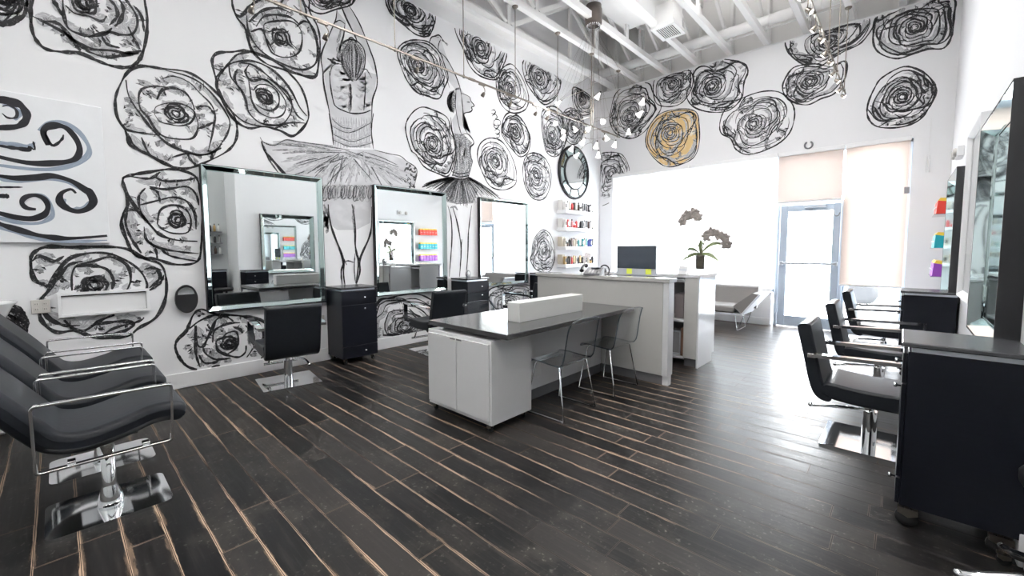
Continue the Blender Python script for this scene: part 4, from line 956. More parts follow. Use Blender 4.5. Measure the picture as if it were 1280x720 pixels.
# ------------------------------------------------------------------ island with rolling cabinet
r = empty('island_table', (-2.53, 3.15, 0), 0, 'long island table with dark grey top on a white leg panel', 'table')
MB().box(-.48, .47, -.98, .985, .742, .782, .004).build('table_top', 'tabletop', r)
p = MB().box(-.03, .07, -.50, .985, .10, .742, .002).build('leg_panel', 'gloss', r)
MB().box(-.02, .06, -.49, .985, 0, .10).build('plinth', 'kick', r)
MB().box(.070, .078, -.21, -.10, .22, .36, .003).build('outlet_plate', 'plastic_w', p)
r = empty('rolling_cabinet', (-2.60, 2.38, 0), 0, 'white two door cabinet on castors under the near end of the island', 'cabinet')
MB().box(-.39, .39, -.225, .24, .065, .715, .003).build('body', 'gloss', r)
for s in (-1, 1):
    x0, x1 = (-.375, -.003) if s < 0 else (.003, .375)
    d = MB().box(x0, x1, -.24, -.226, .095, .688, .002).build('door', 'gloss', r)
    hx = -.075 if s < 0 else .003
    h = MB().box(hx, hx + .072, -.243, -.2385, .655, .688, .001); h.cur = 1; h.box(hx + .004, hx + .068, -.2445, -.2425, .672, .684); h.build('pull_recess', ['whitebox', 'kick'], d)
for sx in (-.34, .34):
    for sy in (-.19, .19): make_caster(.024, r, (sx, sy, 0))
r = tag(MB().box(-.07, .07, -.475, .475, 0, .165, .003).build('counter_riser', 'whitebox', loc=(-2.40 - .0, 3.08, .782)), 'long low white box standing on the dark island top', 'box')

# ------------------------------------------------------------------ clear chairs (face -x, origin under the seat)
def make_clear_chair(label, group):
    r = empty('clear_chair', (0, 0, 0), 0, label, 'chair', group)
    prof = [(-.22, .425), (-.20, .448), (-.10, .45), (.06, .438), (.125, .445), (.155, .50), (.175, .62), (.195, .74), (.225, .83)]
    C_ = bez(prof, 5); sh = MB(); n_ = len(C_); t = .008; ny = 9
    def row(i, off):
        a = Vector(C_[max(0, i - 1)]); b = Vector(C_[min(n_ - 1, i + 1)]); d = (b - a).normalized(); q = Vector(C_[i]) + Vector((-d.y, d.x)) * off
        f = i / (n_ - 1); hw = .215 + .012 * math.sin(PI * f); out = []
        for j in range(ny):
            v = -1 + 2 * j / (ny - 1); dish = .018 * (v * v) * (1 if f < .5 else -.3)
            e = 1 - .35 * max(0, (f - .93) / .07) * abs(v) ** 3
            out.append((q.x - (dish if f > .55 else 0) * 1.2, hw * v * (1 - .06 * max(0, (f - .9) / .1)), q.y + (dish * .5 if f < .5 else 0) - (1 - e) * .05))
        return out
    vs = []; fs = []
    for off in (0, t):
        for i in range(n_): vs += row(i, off)
    K = n_ * ny
    for i in range(n_ - 1):
        for j in range(ny - 1):
            a = i * ny + j; fs += [(a, a + 1, a + ny + 1, a + ny), (K + a + 1, K + a, K + a + ny, K + a + ny + 1)]
    sh.add(vs, fs, True); sh.cur = 1; ef = []
    for i in range(n_ - 1):
        a = i * ny; ef += [(a + ny, a, K + a, K + a + ny)]; a = i * ny + ny - 1; ef += [(a, a + ny, K + a + ny, K + a)]
    for j in range(ny - 1):
        ef += [(j, j + 1, K + j + 1, K + j)]; a = (n_ - 1) * ny + j; ef += [(a + 1, a, K + a, K + a + 1)]
    sh.add(vs, ef)
    for s in (0, ny - 1):
        sh.tube([vs[i * ny + s] for i in range(0, n_, 2)] + [vs[(n_ - 1) * ny + s]], .0055, 6)
    sh.tube([vs[(n_ - 1) * ny + j] for j in range(ny)], .0055, 6); sh.tube([vs[j] for j in range(ny)], .005, 6)
    sh.build('seat_shell', ['acrylic', 'acrylic_edge'], r)
    for s in (-1, 1):
        f = MB(); y = s * .20
        P0 = [(.09, s * .17, .432), (.10, y, .425), (.155, y * 1.12, .12), (.175, y * 1.18, .012), (.16, y * 1.19, .008), (-.20, y * 1.19, .008), (-.225, y * 1.18, .012), (-.185, y * 1.08, .25), (-.15, y, .43), (-.14, s * .17, .440)]
        f.tube(P0, .0065, 8); f.build('sled_leg', 'chrome', r)
        g = MB(); g.box(.12, .17, y * 1.19 - .009, y * 1.19 + .009, 0, .010, .002).box(-.21, -.16, y * 1.19 - .009, y * 1.19 + .009, 0, .010, .002); g.build('glide', 'rubber', r)
    f = MB(); f.tube([(.09, -.17, .432), (.09, .17, .432)], .0065, 8); f.tube([(-.14, -.17, .44), (-.14, .17, .44)], .0065, 8); f.build('cross_bar', 'chrome', r)
    return r
G3 = 'clear acrylic chairs at the island'
cc = make_clear_chair('clear acrylic chair with chrome sled legs beside the rolling cabinet', G3); place(cc, (-2.11, 2.93, 0))
place(copy_tree(cc), (-2.11, 3.74, 0), 0, 'clear acrylic chair closest to the tall reception panel')
place(copy_tree(cc), (-3.16, 3.10, 0), PI, 'clear acrylic chair on the far side of the island, only its back top showing')

# ------------------------------------------------------------------ reception desk
r = empty('reception_desk', (-2.55, 4.2, 0), 0, 'pale grey gloss reception desk with white end panel behind the island', 'desk')
X0 = -2.55; Y0 = 4.2
def rb(x0, x1, y0, y1, z0, z1, ch=.003): return MB().box(x0 - X0, x1 - X0, y0 - Y0, y1 - Y0, z0, z1, ch)
rb(-3.40, -1.76, 4.145, 4.165, .10, 1.055).build('front_panel', 'greige', r)
rb(-3.40, -1.76, 4.17, 4.19, 0, .10).build('plinth', 'kick', r)
e = MB(); e.prism([(4.145 - Y0, .10), (4.165 - Y0, .10), (4.165 - Y0, 0), (4.245 - Y0, 0), (4.245 - Y0, .10), (4.275 - Y0, .10), (4.275 - Y0, 1.055), (4.145 - Y0, 1.055)], 'x', -1.757 - X0, -1.70 - X0)
e.build('end_panel', 'gloss', r)
rb(-3.42, -1.69, 4.13, 4.32, 1.058, 1.098).build('counter_top', 'greige', r)
rb(-3.40, -1.76, 4.166, 4.275, .10, 1.055).build('front_core', 'whitebox', r)
rb(-3.35, -1.95, 4.322, 4.80, 1.03, 1.058).build('inner_shelf', 'gloss', r)
rb(-3.35, -3.32, 4.33, 4.80, 0, 1.028).build('shelf_support', 'gloss', r); rb(-1.985, -1.955, 4.33, 4.45, 0, 1.028).build('shelf_support', 'gloss', r)
r = empty('back_counter', (-2.55, 5.3, 0), 0, 'white gloss storage counter behind the reception desk carrying the tall orchid', 'counter')
X0 = -2.55; Y0 = 5.3
rb(-1.87, -1.72, 5.01, 5.03, .10, 1.055).build('front_panel', 'greige', r); rb(-1.87, -1.73, 5.05, 5.07, 0, .10).build('plinth', 'kick', r)
e = MB(); e.prism([(5.01 - Y0, .0), (5.50 - Y0, 0), (5.50 - Y0, .10), (5.58 - Y0, .10), (5.58 - Y0, 1.055), (5.01 - Y0, 1.055)], 'x', -1.718 - X0, -1.70 - X0); e.build('end_panel', 'gloss', r)
rb(-1.87, -1.72, 5.031, 5.56, .10, 1.055).build('end_cabinet', 'gloss', r)
rb(-3.30, -1.69, 5.0, 5.60, 1.058, 1.095).build('counter_top', 'gloss', r)
rb(-3.30, -1.872, 5.52, 5.56, .0, 1.055).build('back_board', 'plastic_g', r)
for z in (.07, .52, 1.0): rb(-3.28, -1.872, 5.05, 5.52, z, z + .028).build('shelf', 'gloss', r)
rb(-3.30, -3.28, 5.05, 5.52, 0, 1.055).build('side_board', 'gloss', r); rb(-2.64, -2.62, 5.06, 5.52, .10, 1.0).build('divider', 'gloss', r)
# things in the shelf
r = empty('picture_frame', (-2.05, 5.13, .0985), .1, 'small silver framed picture standing in the lower shelf of the back counter', 'picture frame')
f = MB(); rect_ring(f, [(0, -.11, .11, 0, .30), (.012, -.105, .105, .005, .295), (.012, -.09, .09, .02, .28), (.006, -.088, .088, .022, .278)]); o = f.build('frame', 'alu', r); o.rotation_euler = (0, 0, -PI / 2)
MB().box(-.088, .088, -.004, .003, .02, .28).build('print', 'plastic_g', r); MB().box(-.11, .11, .004, .02, .0, .30).build('backing', 'black', r)
tag(MB().box(-.02, .02, -.12, .12, 0, .34, .003).build('binder', flat('brown_board', (.22, .12, .08)), loc=(-1.915, 5.22, .0985)), 'brown binder upright beside the framed picture', 'binder')
tag(MB().box(-.06, .06, -.10, .10, 0, .30, .01).build('storage_box', flat('brown_grey_board', (.22, .19, .19)), loc=(-1.98, 5.25, .5485)), 'grey brown box in the upper shelf of the back counter', 'box')
tag(MB().box(-.04, .04, -.10, .10, 0, .22, .006).build('file_box', flat('slate_grey_board', (.10, .11, .13)), loc=(-2.22, 5.22, .5485)), 'slate grey file box left of the grey brown box', 'box')
# card holder between the counters
r = empty('card_holder', (-1.90, 4.72 + .32, 1.095), 0, 'small white card holder on the counter between screen and orchid', 'card holder')
c = MB(); c.prism([(-.05, 0), (.05, 0), (.05, .012), (0, .02), (.012, .095), (-.004, .1), (-.03, .012), (-.05, .012)], 'x', -.05, .05); c.build('holder', 'plastic_w', r); MB().box(-.04, .04, -.02, -.014, .012, .06).build('cards', 'alu', r)

# ------------------------------------------------------------------ computer, telephone, orchids
r = empty('desktop_computer', (-2.22, 4.47, 1.059), 0, 'all in one computer with dark screen and silver chin on the reception desk', 'computer')
c = MB().box(-.235, .235, -.008, .03, .045, .375, .006); c.build('housing', 'alu', r)
MB().box(-.235, .235, -.0115, -.008, .115, .375, .001).build('screen', 'screen', r)
MB().box(-.235, .235, -.0118, -.008, .045, .1145, .001).build('chin', 'alu', r)
s = MB(); s.prism([(.02, .20), (.05, .20), (.10, .012), (.10, 0), (-.10, 0), (-.10, .006), (.08, .012)], 'x', -.09, .09); s.build('stand', 'alu', r)
for x, lab in ((-.075, 'yellow green sticky note near the middle of the computer chin'), (.155, 'yellow green sticky note at the right corner of the computer chin')):
    tag(MB().box(-.033, .033, -.001, .0, -.03, .03).build('sticky_note', 'note', loc=(-2.22 + x, 4.47 - .0135, 1.058 + .085)), lab, 'note', 'sticky notes on the computer')
r = empty('desk_telephone', (-2.62, 4.22, 1.098), .25, 'black desk telephone with angled base left of the computer', 'telephone')
b = MB(); b.prism([(-.10, 0), (.10, 0), (.10, .075), (.07, .085), (-.10, .02)], 'x', -.09, .10); b.build('phone_base', 'kick', r, bevel=.004)
h = MB(); h.tube(bez([(-.115, -.09, .05), (-.125, -.05, .085), (-.125, .03, .11), (-.115, .085, .10)], 5), [.026, .022, .016, .013, .013, .013, .013, .013, .013, .013, .013, .014, .018, .022, .026, .024], 10); h.build('handset', 'black', r)
MB().box(-.03, .07, .0, .07, .072, .086, .003).build('display', 'screen', r)
k = MB(); 
for i in range(4):
    for j in range(3): k.box(-.04 + j * .035, -.018 + j * .035, -.085 + i * .020, -.072 + i * .020, .026 + i * .008, .036 + i * .008, .001)
k.build('keypad', 'plastic_w', r)
r = empty('headset', (-2.70, 4.60, 1.062), 0, 'small round dark headset standing behind the telephone', 'headset')
t = MB(); t.tube([(.065 * math.cos(a), 0, .07 + .065 * math.sin(a)) for a in [2 * PI * i / 24 for i in range(24)]], .009, 8, True); t.build('band', 'black', r)
t = MB(); t.lathe((0, 0, .07), [(.028, -.03), (.032, -.01), (.028, .012)], 16, 'y'); t.build('ear_pad', 'kick', r)
def petal_flower(mb, c, d, R_, rnd):
    d = Vector(d).normalized(); u = d.cross(Vector((0, 0, 1))); u = u.normalized() if u.length > .1 else Vector((1, 0, 0)); v = u.cross(d)
    mb.ball(c, R_ * .17, 8, 6)
    for k in range(5):
        a = 2 * PI * k / 5 + rnd.random() * .4; e = u * math.cos(a) + v * math.sin(a); s_ = e.cross(d)
        w = R_ * (.42 if k % 2 else .34); C = Vector(c)
        rows = []
        for i, (f, ww, lift) in enumerate(((.08, .25, 0), (.35, .85, .10), (.65, 1.0, .12), (.88, .7, .02), (1.0, .2, -.08))):
            q = C + e * R_ * f + d * R_ * lift
            rows.append([q - s_ * w * ww - d * R_ * .06, q, q + s_ * w * ww - d * R_ * .06])
        vs = [p for row in rows for p in row]; fs = []
        for i in range(4):
            for j in range(2): fs.append((i * 3 + j, i * 3 + j + 1, i * 3 + j + 4, i * 3 + j + 3))
        mb.add(vs, fs, True)
r = empty('potted_orchid', (-1.80, 5.30, 1.095), 0, 'tall orchid with two drooping flower sprays in a glass vase on the back counter', 'plant')
v = MB(); v.lathe((0, 0, 0), [(.045, 0), (.052, .02), (.055, .12), (.055, .235), (.051, .235), (.051, .12), (.048, .02), (.01, .016)], 24); v.build('vase', 'vase', r)
MB().lathe((0, 0, 0), [(.043, .055), (.047, .10), (.047, .215), (.03, .225)], 18).build('bark_filling', 'moss', r)
ro = random.Random(3); lf = MB()
for (a, L_, rise) in ((2.7, .20, .05), (.25, .27, .10), (-.35, .24, .03), (3.5, .22, .02), (1.5, .12, .12), (4.6, .11, .10)):
    P_ = []; m = 7
    for i in range(m + 1):
        t = i / m; P_.append(Vector((math.cos(a) * L_ * t, math.sin(a) * L_ * .5 * t, .235 + rise * 4 * t * (1 - t * .75) * (1 if rise > .04 else .6) - .10 * t * t * (rise < .04))))
    vs = []
    for i, q in enumerate(P_):
        t = i / m; w = .024 * math.sin(PI * min(1, .12 + t * .85)) ** .7 + .002; n_ = Vector((-math.sin(a) * .5, math.cos(a) * .5, .85)); vs += [q - n_ * w, q - Vector((0, 0, .006)), q + n_ * w]
    lf.add(vs, [(i * 3 + j, i * 3 + j + 1, i * 3 + j + 4, i * 3 + j + 3) for i in range(m) for j in range(2)], True)
lf.build('leaves', 'leaf', r)
st1 = bez([(0, 0, .22), (-.01, .0, .45), (-.025, .0, .62), (-.04, 0, .70), (-.11, .01, .735), (-.20, .02, .70), (-.245, .02, .63)], 6)
st2 = bez([(.01, 0, .22), (.03, 0, .33), (.06, .01, .44), (.13, .01, .50), (.20, .02, .49), (.26, .02, .42), (.30, .02, .35)], 6)
s_ = MB(); s_.tube(st1, .006, 6); s_.tube(st2, .006, 6); s_.build('flower_stems', 'stem', r)
fl = MB()
for stp, i0, n_ in ((st1, 17, 15), (st2, 12, 15)):
    for i in range(n_):
        q = stp[min(len(stp) - 1, i0 + int(i * (len(stp) - i0) / n_))]; petal_flower(fl, (q[0] + ro.uniform(-.02, .02), q[1] - .02 + ro.uniform(-.03, .03), q[2] + ro.uniform(-.03, .015)), (ro.uniform(-.6, .6), -1, ro.uniform(-.4, .2)), ro.uniform(.05, .068), ro)
fl.build('blossoms', 'petal', r)
r = empty('small_orchid', (-3.02, 4.62, 1.059), 0, 'small white orchid left of the computer in front of the pale wall', 'plant')
MB().lathe((0, 0, 0), [(.03, 0), (.042, .07), (.038, .07), (.03, .06)], 18).build('pot', 'ceramic', r); s_ = MB(); st = bez([(0, 0, .06), (.01, 0, .17), (.04, 0, .25), (.10, 0, .26)], 6); s_.tube(st, .003, 6); s_.build('flower_stem', 'leaf', r)
fl = MB()
for i in range(5): q = st[8 + i * 2]; petal_flower(fl, (q[0], q[1] - .01, q[2] + ro.uniform(-.02, .02)), (ro.uniform(-.5, .5), -1, 0), .035, ro)
fl.build('blossoms', 'petal_w', r)

# ------------------------------------------------------------------ sofa
r = empty('lounge_sofa', (-2.42, 8.02, 0), 0, 'low grey upholstered sofa with pale flared shell and wire legs under the window', 'sofa')
inn = [(.40, .345), (.66, .62), (.715, .635), (.50, .30)]; W = .50
o = MB(); o.prism([(-.78, .66), (-.55, .285), (.50, .285), (.77, .65), (.74, .66), (.49, .31), (-.54, .31), (-.755, .675)], 'y', -.34, .36); o.build('outer_shell', 'sofashell', r)
o = MB(); o.prism([(.36, .43), (.49, .312), (.735, .655), (.64, .665)], 'y', -.33, .30); o.build('arm_padding', 'sofa', r, bevel=.008)
o = MB(); o.prism([(-.42, .43), (-.54, .312), (-.75, .665), (-.655, .675)], 'y', -.33, .30); o.build('arm_padding', 'sofa', r, bevel=.008)
MB().box(-.44, .39, -.35, .22, .312, .43, .02).build('seat_cushion', 'sofa', r, bevel=.01)
o = MB(); o.prism([(.16, .36), (.26, .36), (.38, .73), (.33, .75), (.27, .72)], 'x', -.62, .60); o.build('backrest', 'sofa', r, bevel=.015)
for sx in (-.42, .42):
    for sy in (-.22, .22):
        l = MB(); l.tube([(sx - .06, sy, .29), (sx, sy * 1.15, .008), (sx + .09, sy, .29)], .010, 8); l.build('leg', 'chrome', r)
    l = MB(); l.tube([(sx, -.253, .010), (sx, .253, .010)], .007, 8); l.build('leg_rail', 'chrome', r)

# ------------------------------------------------------------------ glazing, door and blinds
def S(name, label=None):
    o = bpy.data.objects.new(name, None); COL.objects.link(o); o['kind'] = 'structure'
    if label: o['label'] = label
    return o
w1 = S('window_1', 'wide shop window left of the door')
f = MB()
for (x0, x1, z0, z1) in ((OX0, -1.70, .61, .66), (OX0, -1.70, 3.0, OZ1), (OX0, OX0 + .05, .61, OZ1), (-1.73, -1.68, .61, OZ1), (-3.42, -3.37, .61, OZ1)): f.box(x0, x1, BW + .10, BW + .15, z0, z1, .004)
f.build('window_frame', 'doorframe', w1); MB().box(OX0 + .04, -1.72, BW + .122, BW + .128, .65, 3.01).build('window_pane', 'pane', w1)
w2 = S('window_2', 'window right of the door')
f = MB()
for (x0, x1, z0, z1) in ((-.72, OX1, 0, .09), (-.72, OX1, 3.0, OZ1), (-.74, -.69, 0, OZ1), (OX1 - .05, OX1, 0, OZ1)): f.box(x0, x1, BW + .08, BW + .13, z0, z1, .004)
f.build('window_frame', 'doorframe', w2); MB().box(-.70, OX1 - .04, BW + .10, BW + .106, .08, 3.01).build('window_pane', 'pane', w2)
d1 = S('door_1', 'glass entrance door in a pale blue grey frame')
f = MB()
for (x0, x1, z0, z1) in ((-1.69, -1.64, 0, 2.20), (-.775, -.725, 0, 2.20), (-1.64, -.775, 2.155, 2.20), (-1.70, -.72, 3.0, OZ1)): f.box(x0, x1, BW + .04, BW + .13, z0, z1, .004)
f.build('door_frame', 'doorframe', d1)
f = MB()
for (x0, x1, z0, z1) in ((-1.635, -1.52, .012, 2.15), (-.885, -.78, .012, 2.15), (-1.52, -.885, 2.04, 2.15), (-1.52, -.885, .012, .20)): f.box(x0, x1, BW + .06, BW + .105, z0, z1, .004)
f.build('door_leaf', 'doorframe', d1)
MB().box(-1.53, -.875, BW + .08, BW + .086, .19, 2.05).build('door_pane', 'pane', d1); MB().box(-1.69, -.73, BW + .08, BW + .088, 2.2, 3.0).build('transom_pane', 'pane', d1)
b = MB(); b.box(-1.60, -.81, BW + .005, BW + .03, 1.115, 1.155, .006).box(-1.62, -1.57, BW + .005, BW + .06, 1.10, 1.17, .004).box(-.84, -.79, BW + .005, BW + .06, 1.10, 1.17, .004); b.build('push_bar', 'alu', d1)
b = MB(); b.box(-1.28, -.98, BW + .0, BW + .055, 2.09, 2.14, .004); b.tube([(-1.10, BW + .0, 2.115), (-1.28, BW - .10, 2.12), (-.95, BW + .03, 2.17)], .009, 8); b.build('door_closer', 'alu', d1)
b = MB(); b.tube(bez([(-.87, BW + .055, 2.0), (-.87, BW + .02, 1.99), (-.85, BW + .0, 1.94), (-.81, BW + .0, 1.94), (-.79, BW + .01, 1.99)], 4), .008, 8); b.build('coat_hook', 'kick', d1)
def blind(x0, x1, zb, mat, label, bar=.03):
    r = empty('roller_blind', ((x0 + x1) / 2, BW - .02, 3.03), 0, label, 'blind', 'white roller blinds on the window wall')
    w = (x1 - x0) / 2
    MB().box(-w, w, -.035, .02, -.025, .045, .008).build('head_rail', 'trim', r)
    MB().box(-w + .008, w - .008, .0, .0015, zb - 3.03, -.02).build('blind_fabric', mat, r)
    MB().box(-w + .006, w - .006, -.008, .010, zb - 3.03 - bar, zb - 3.03, .004).build('bottom_bar', 'plastic_w', r); return r
xs = hit(862, 208, 1, BW).x
blind(OX0 + .01, xs - .004, .66, 'blind', 'leftmost white roller blind, behind the computer')
blind(xs + .004, -1.70, .66, 'blind', 'white roller blind behind the orchid, left of the door')
blind(-1.69, -.765, 2.225, 'blind_pink', 'short warm tinted roller blind above the door', .035)
blind(-.755, .02, .81, 'blind_warm', 'rightmost roller blind, warm tinted, with glass showing under it')
r = empty('blind_cord_weight', (-.0, BW - .04, 2.22), 0, 'small grey cord weight hanging at the right edge of the rightmost blind', 'cord weight'); MB().box(-.03, .03, -.012, .012, 0, .10, .004).build('weight', 'plastic_g', r); MB().tube([(0, 0, .1), (0, 0, .78)], .0015, 5).build('cord', 'plastic_w', r)
r = empty('pull_wand', (.215, BW - .03, 2.75), 0, 'thin pale hanging pull wand right of the window', 'cord'); MB().cyl((0, 0, -.24), (0, 0, 0), .014).build('handle', 'plastic_w', r); MB().tube([(0, 0, 0), (0, 0, .55)], .003, 6).build('cord', 'plastic_w', r)
hs = MB(); hp = [(.055 * math.sin(a), 0, .055 * -math.cos(a) * 1.05) for a in [math.radians(-150 + 300 * i / 20) for i in range(21)]]
hs.tube(hp, .013, 8); tag(hs.build('horseshoe', 'kick', loc=(-1.26, BW - .014, 3.15)), 'small grey horseshoe on the wall above the door', 'horseshoe')

# ------------------------------------------------------------------ product shelves in the corner
PCOL = {'white': (.75, .74, .72), 'cream': (.62, .56, .46), 'red': (.50, .05, .05), 'dark brown': (.06, .035, .025), 'black': (.012, .012, .014), 'teal': (.02, .20, .20), 'navy': (.03, .05, .22), 'gold': (.45, .30, .12), 'grey': (.25, .25, .25), 'pink': (.60, .25, .25)}
cm = {k: flat('product_' + k.replace(' ', '_'), v, .3) for k, v in PCOL.items()}
capm = flat('product_cap_dark', (.03, .03, .03), .3)
def product(kind, col, label, loc, group):
    cap = 'plastic_w' if col in ('red', 'black', 'teal', 'navy') else capm
    if kind == 'bottle':
        r = empty('product_bottle', loc, 0, label, 'bottle', group)
        MB().lathe((0, 0, 0), [(.022, 0), (.026, .005), (.026, .12), (.012, .145), (.011, .15)], 14).build('bottle_body', cm[col], r); MB().lathe((0, 0, 0), [(.013, .15), (.013, .18), (.006, .183)], 12).build('cap', cap, r)
    elif kind == 'tube':
        r = empty('product_tube', loc, 0, label, 'tube', group)
        MB().prism([(-.020, .03), (.020, .03), (.026, .175), (-.026, .175)], 'x', -.010, .010).build('tube_body', cm[col], r, bevel=.003); MB().lathe((0, 0, 0), [(.018, 0), (.018, .03)], 12).build('cap', cap, r)
    elif kind == 'jar':
        r = empty('product_jar', loc, 0, label, 'jar', group)
        MB().lathe((0, 0, 0), [(.033, 0), (.035, .004), (.035, .06)], 16).build('jar_body', cm[col], r); MB().lathe((0, 0, 0), [(.036, .06), (.036, .085), (.03, .088)], 16).build('lid', cap, r)
    else:
        r = empty('product_box', loc, 0, label, 'box', group)
        MB().box(-.028, .028, -.022, .022, 0, .165, .002).build('carton', cm[col], r); MB().box(.028, .029, -.018, .018, .05, .12).build('label_panel', cap, r)
    return r
ordn = ['top', 'second', 'third', 'bottom']
rows = [['white', 'white', 'cream', 'red', 'dark brown', 'cream', 'dark brown', 'white', 'grey', 'black', 'grey', 'black', 'white', 'white'],
        ['white', 'red', 'white', 'pink', 'red', 'red', 'white', 'black', 'grey', 'white', 'black', 'dark brown', 'white', 'cream'],
        ['cream', 'dark brown', 'black', 'dark brown', 'cream', 'cream', 'teal', 'white', 'teal', 'cream', 'teal', 'navy', 'navy', 'black'],
        ['gold', 'black', 'dark brown', 'red', 'gold', 'cream', 'black', 'gold', 'black', 'cream', 'black', 'cream', 'gold', 'black']]
kk = ['box', 'bottle', 'tube', 'bottle', 'box', 'tube', 'bottle', 'jar', 'bottle', 'tube', 'bottle', 'box', 'bottle', 'tube']
posn = ['left end', 'second from left', 'third from left', 'fourth from left', 'fifth from left', 'sixth from left', 'seventh from left', 'seventh from right', 'sixth from right', 'fifth from right', 'fourth from right', 'third from right', 'second from right', 'right end']
for i, zt in enumerate((2.20, 1.84, 1.45, 1.08)):
    s = MB().box(LW, LW + .25, 7.09, 8.24, zt - .07, zt, .004)
    tag(s.build('wall_shelf', 'trim'), ordn[i] + ' of the four white floating product shelves in the corner', 'shelf', 'white floating product shelves')
    for j, c_ in enumerate(rows[i]):
        k_ = kk[(j + 3 * i) % len(kk)] if j else 'box'
        product(k_, c_, '%s hair product %s, %s, on the %s corner shelf' % (c_, k_, posn[j], ordn[i]), (LW + .185, 7.14 + j * .0805, zt), 'hair products on the corner shelves')
    # deep stock carton at the left end, seen from its side
for i, zt in enumerate((2.20, 1.84, 1.45, 1.08)):
    r = empty('stock_carton', (LW + .075, 7.16, zt), 0, 'pale carton against the wall at the left end of the %s corner shelf' % ordn[i], 'box', 'pale cartons on the corner shelves')
    MB().box(-.06, .06, -.05, .05, 0, (.21, .19, .20, .20)[i], .003).build('carton', cm['cream'] if i > 1 else cm['white'], r)
    MB().box(-.02, .02, -.051, .051, (.21, .19, .20, .20)[i], (.21, .19, .20, .20)[i] + .002).build('tape', 'outlet', r)
# ------------------------------------------------------------------ coloured packages on the right wall
for i, (z, cn, col) in enumerate(((1.83, 'red', (.75, .06, .04)), (1.40, 'teal', (.02, .42, .50)), (1.04, 'purple', (.30, .07, .45)))):
    tag(MB().box(.27, RW - .004, 7.56, 8.24, z - .008, z, .001).build('clear_ledge', 'acrylic'), 'clear ledge on the right wall holding the %s packages' % cn, 'shelf', 'clear ledges of coloured packages')
    pm = flat('package_' + cn, col, .35); ym = flat('package_yellow', (.90, .62, .08), .35)
    for j in range(6):
        r = empty('hair_package', (.335, 7.63 + j * .108, z + .0005), 0, '%s package with yellow top on the right wall ledge, %s' % (cn, ['nearest of its row', 'second of its row', 'third of its row', 'fourth of its row', 'fifth of its row', 'next to the window wall'][j]), 'package', 'coloured packages on the right wall')
        MB().prism([(-.05, 0), (.045, 0), (.055, .15), (-.04, .165)], 'y', -.048, .048).build('pouch', pm, r, bevel=.004)
        MB().prism([(-.04, .166), (.054, .151), (.04, .195), (-.02, .20)], 'y', -.044, .044).build('pouch_top', ym, r)
        s = MB(); s.tube([(-.053, -.03 + .012 * q, .075 + .015 * (q % 2)) for q in range(6)], .004, 5); s.build('pale_motif', 'plastic_w', r)
r = empty('emergency_light', (RW, 7.05, 2.42), PI, 'small white emergency light high on the right hand wall', 'light'); MB().box(0, .06, -.16, .16, 0, .12, .008).build('housing', 'plastic_w', r)
for s in (-.1, .1): MB().lathe((.06, s, .05), [(.045, 0), (.05, .01), (.04, .03)], 16, 'x').build('lamp_head', 'outlet', r)
# alcove seen only in the mirrors
for i, z in enumerate((1.82, 1.56, 1.30)):
    tag(MB().box(XE - .14, XE, 2.05, 2.66, z - .02, z, .002).build('alcove_shelf', 'kick'), 'dark %s shelf in the alcove, seen in the nearest mirror' % ('upper', 'middle', 'lower')[i], 'shelf', 'dark shelves in the alcove')
    for j in range(7):
        c_ = ['black', 'grey', 'dark brown', 'white', 'black', 'gold', 'white'][(j + i * 2) % 7]
        product('bottle', c_, '%s bottle on the %s alcove shelf, %s' % (c_, ('upper', 'middle', 'lower')[i], posn[j] if j < 6 else 'right end'), (XE - .07, 2.10 + j * .085, z), 'bottles on the alcove shelves')
place(make_cab(.36, .60, .94, 'black cabinet in the alcove, seen in the nearest mirror', g_), (XE - .01, 2.36, 0), PI)
# stool at the lower right
r = empty('rolling_stool', (.55, 2.50, 0), 0, 'chrome star base of a rolling stool at the lower right corner', 'stool')
for k in range(5):
    a = math.radians(120 + 72 * k); ca, sa = math.cos(a), math.sin(a)
    l = MB(); l.tube(bez([(.03 * ca, .03 * sa, .125), (.16 * ca, .16 * sa, .12), (.27 * ca, .27 * sa, .085), (.33 * ca, .33 * sa, .075)], 5), [.024] * 6 + [.021] * 5 + [.018] * 5, 12); l.ball((.33 * ca, .33 * sa, .075), .019); lo = l.build('leg', 'chrome', r)
    make_caster(.024, lo, (.32 * ca, .32 * sa, 0))
MB().cyl((0, 0, .09), (0, 0, .20), .035, .03).cyl((0, 0, .2), (0, 0, .47), .022).build('column', 'chrome', r)
MB().lathe((0, 0, 0), [(.05, .465), (.165, .475), (.18, .50), (.18, .53), (.165, .55), (.05, .555)], 28).build('seat', 'black', r)

# ------------------------------------------------------------------ roof structure
def make_truss(label):
    r = empty('roof_truss', (0, 0, 0), 0, label, 'truss', 'white open web roof trusses')
    y0, y1 = SW, BW + .16; zb, zt = WT + .03, 6.15
    MB().box(-.045, .045, y0, y1, zb, zb + .10, .006).build('bottom_chord', 'ceil', r)
    MB().box(-.045, .045, y0, y1, zt, zt + .10, .006).build('top_chord', 'ceil', r)
    n = 7; st = (y1 - y0 - .2) / n
    for k in range(n + 1):
        y = y1 - .10 - k * st
        MB().box(-.022, .022, y - .04, y + .04, zb + .10, zt, .003).build('post', 'ceil', r)
        if k < n:
            a, b = (y - .04, y - st + .04) if k % 2 == 0 else (y - st + .04, y - .04)
            w = MB(); L_ = .045; w.prism([(a - L_ * (1 if a > b else -1), zb + .10), (a, zb + .16), (b + L_ * (1 if a > b else -1), zt), (b, zt - .06)], 'x', -.02, .02); w.build('web_member', 'ceil', r)
    return r
xt = [-5.0, -4.40, -3.78, -3.16, -2.55, -1.95, -1.36, -.77, -.17, .43]
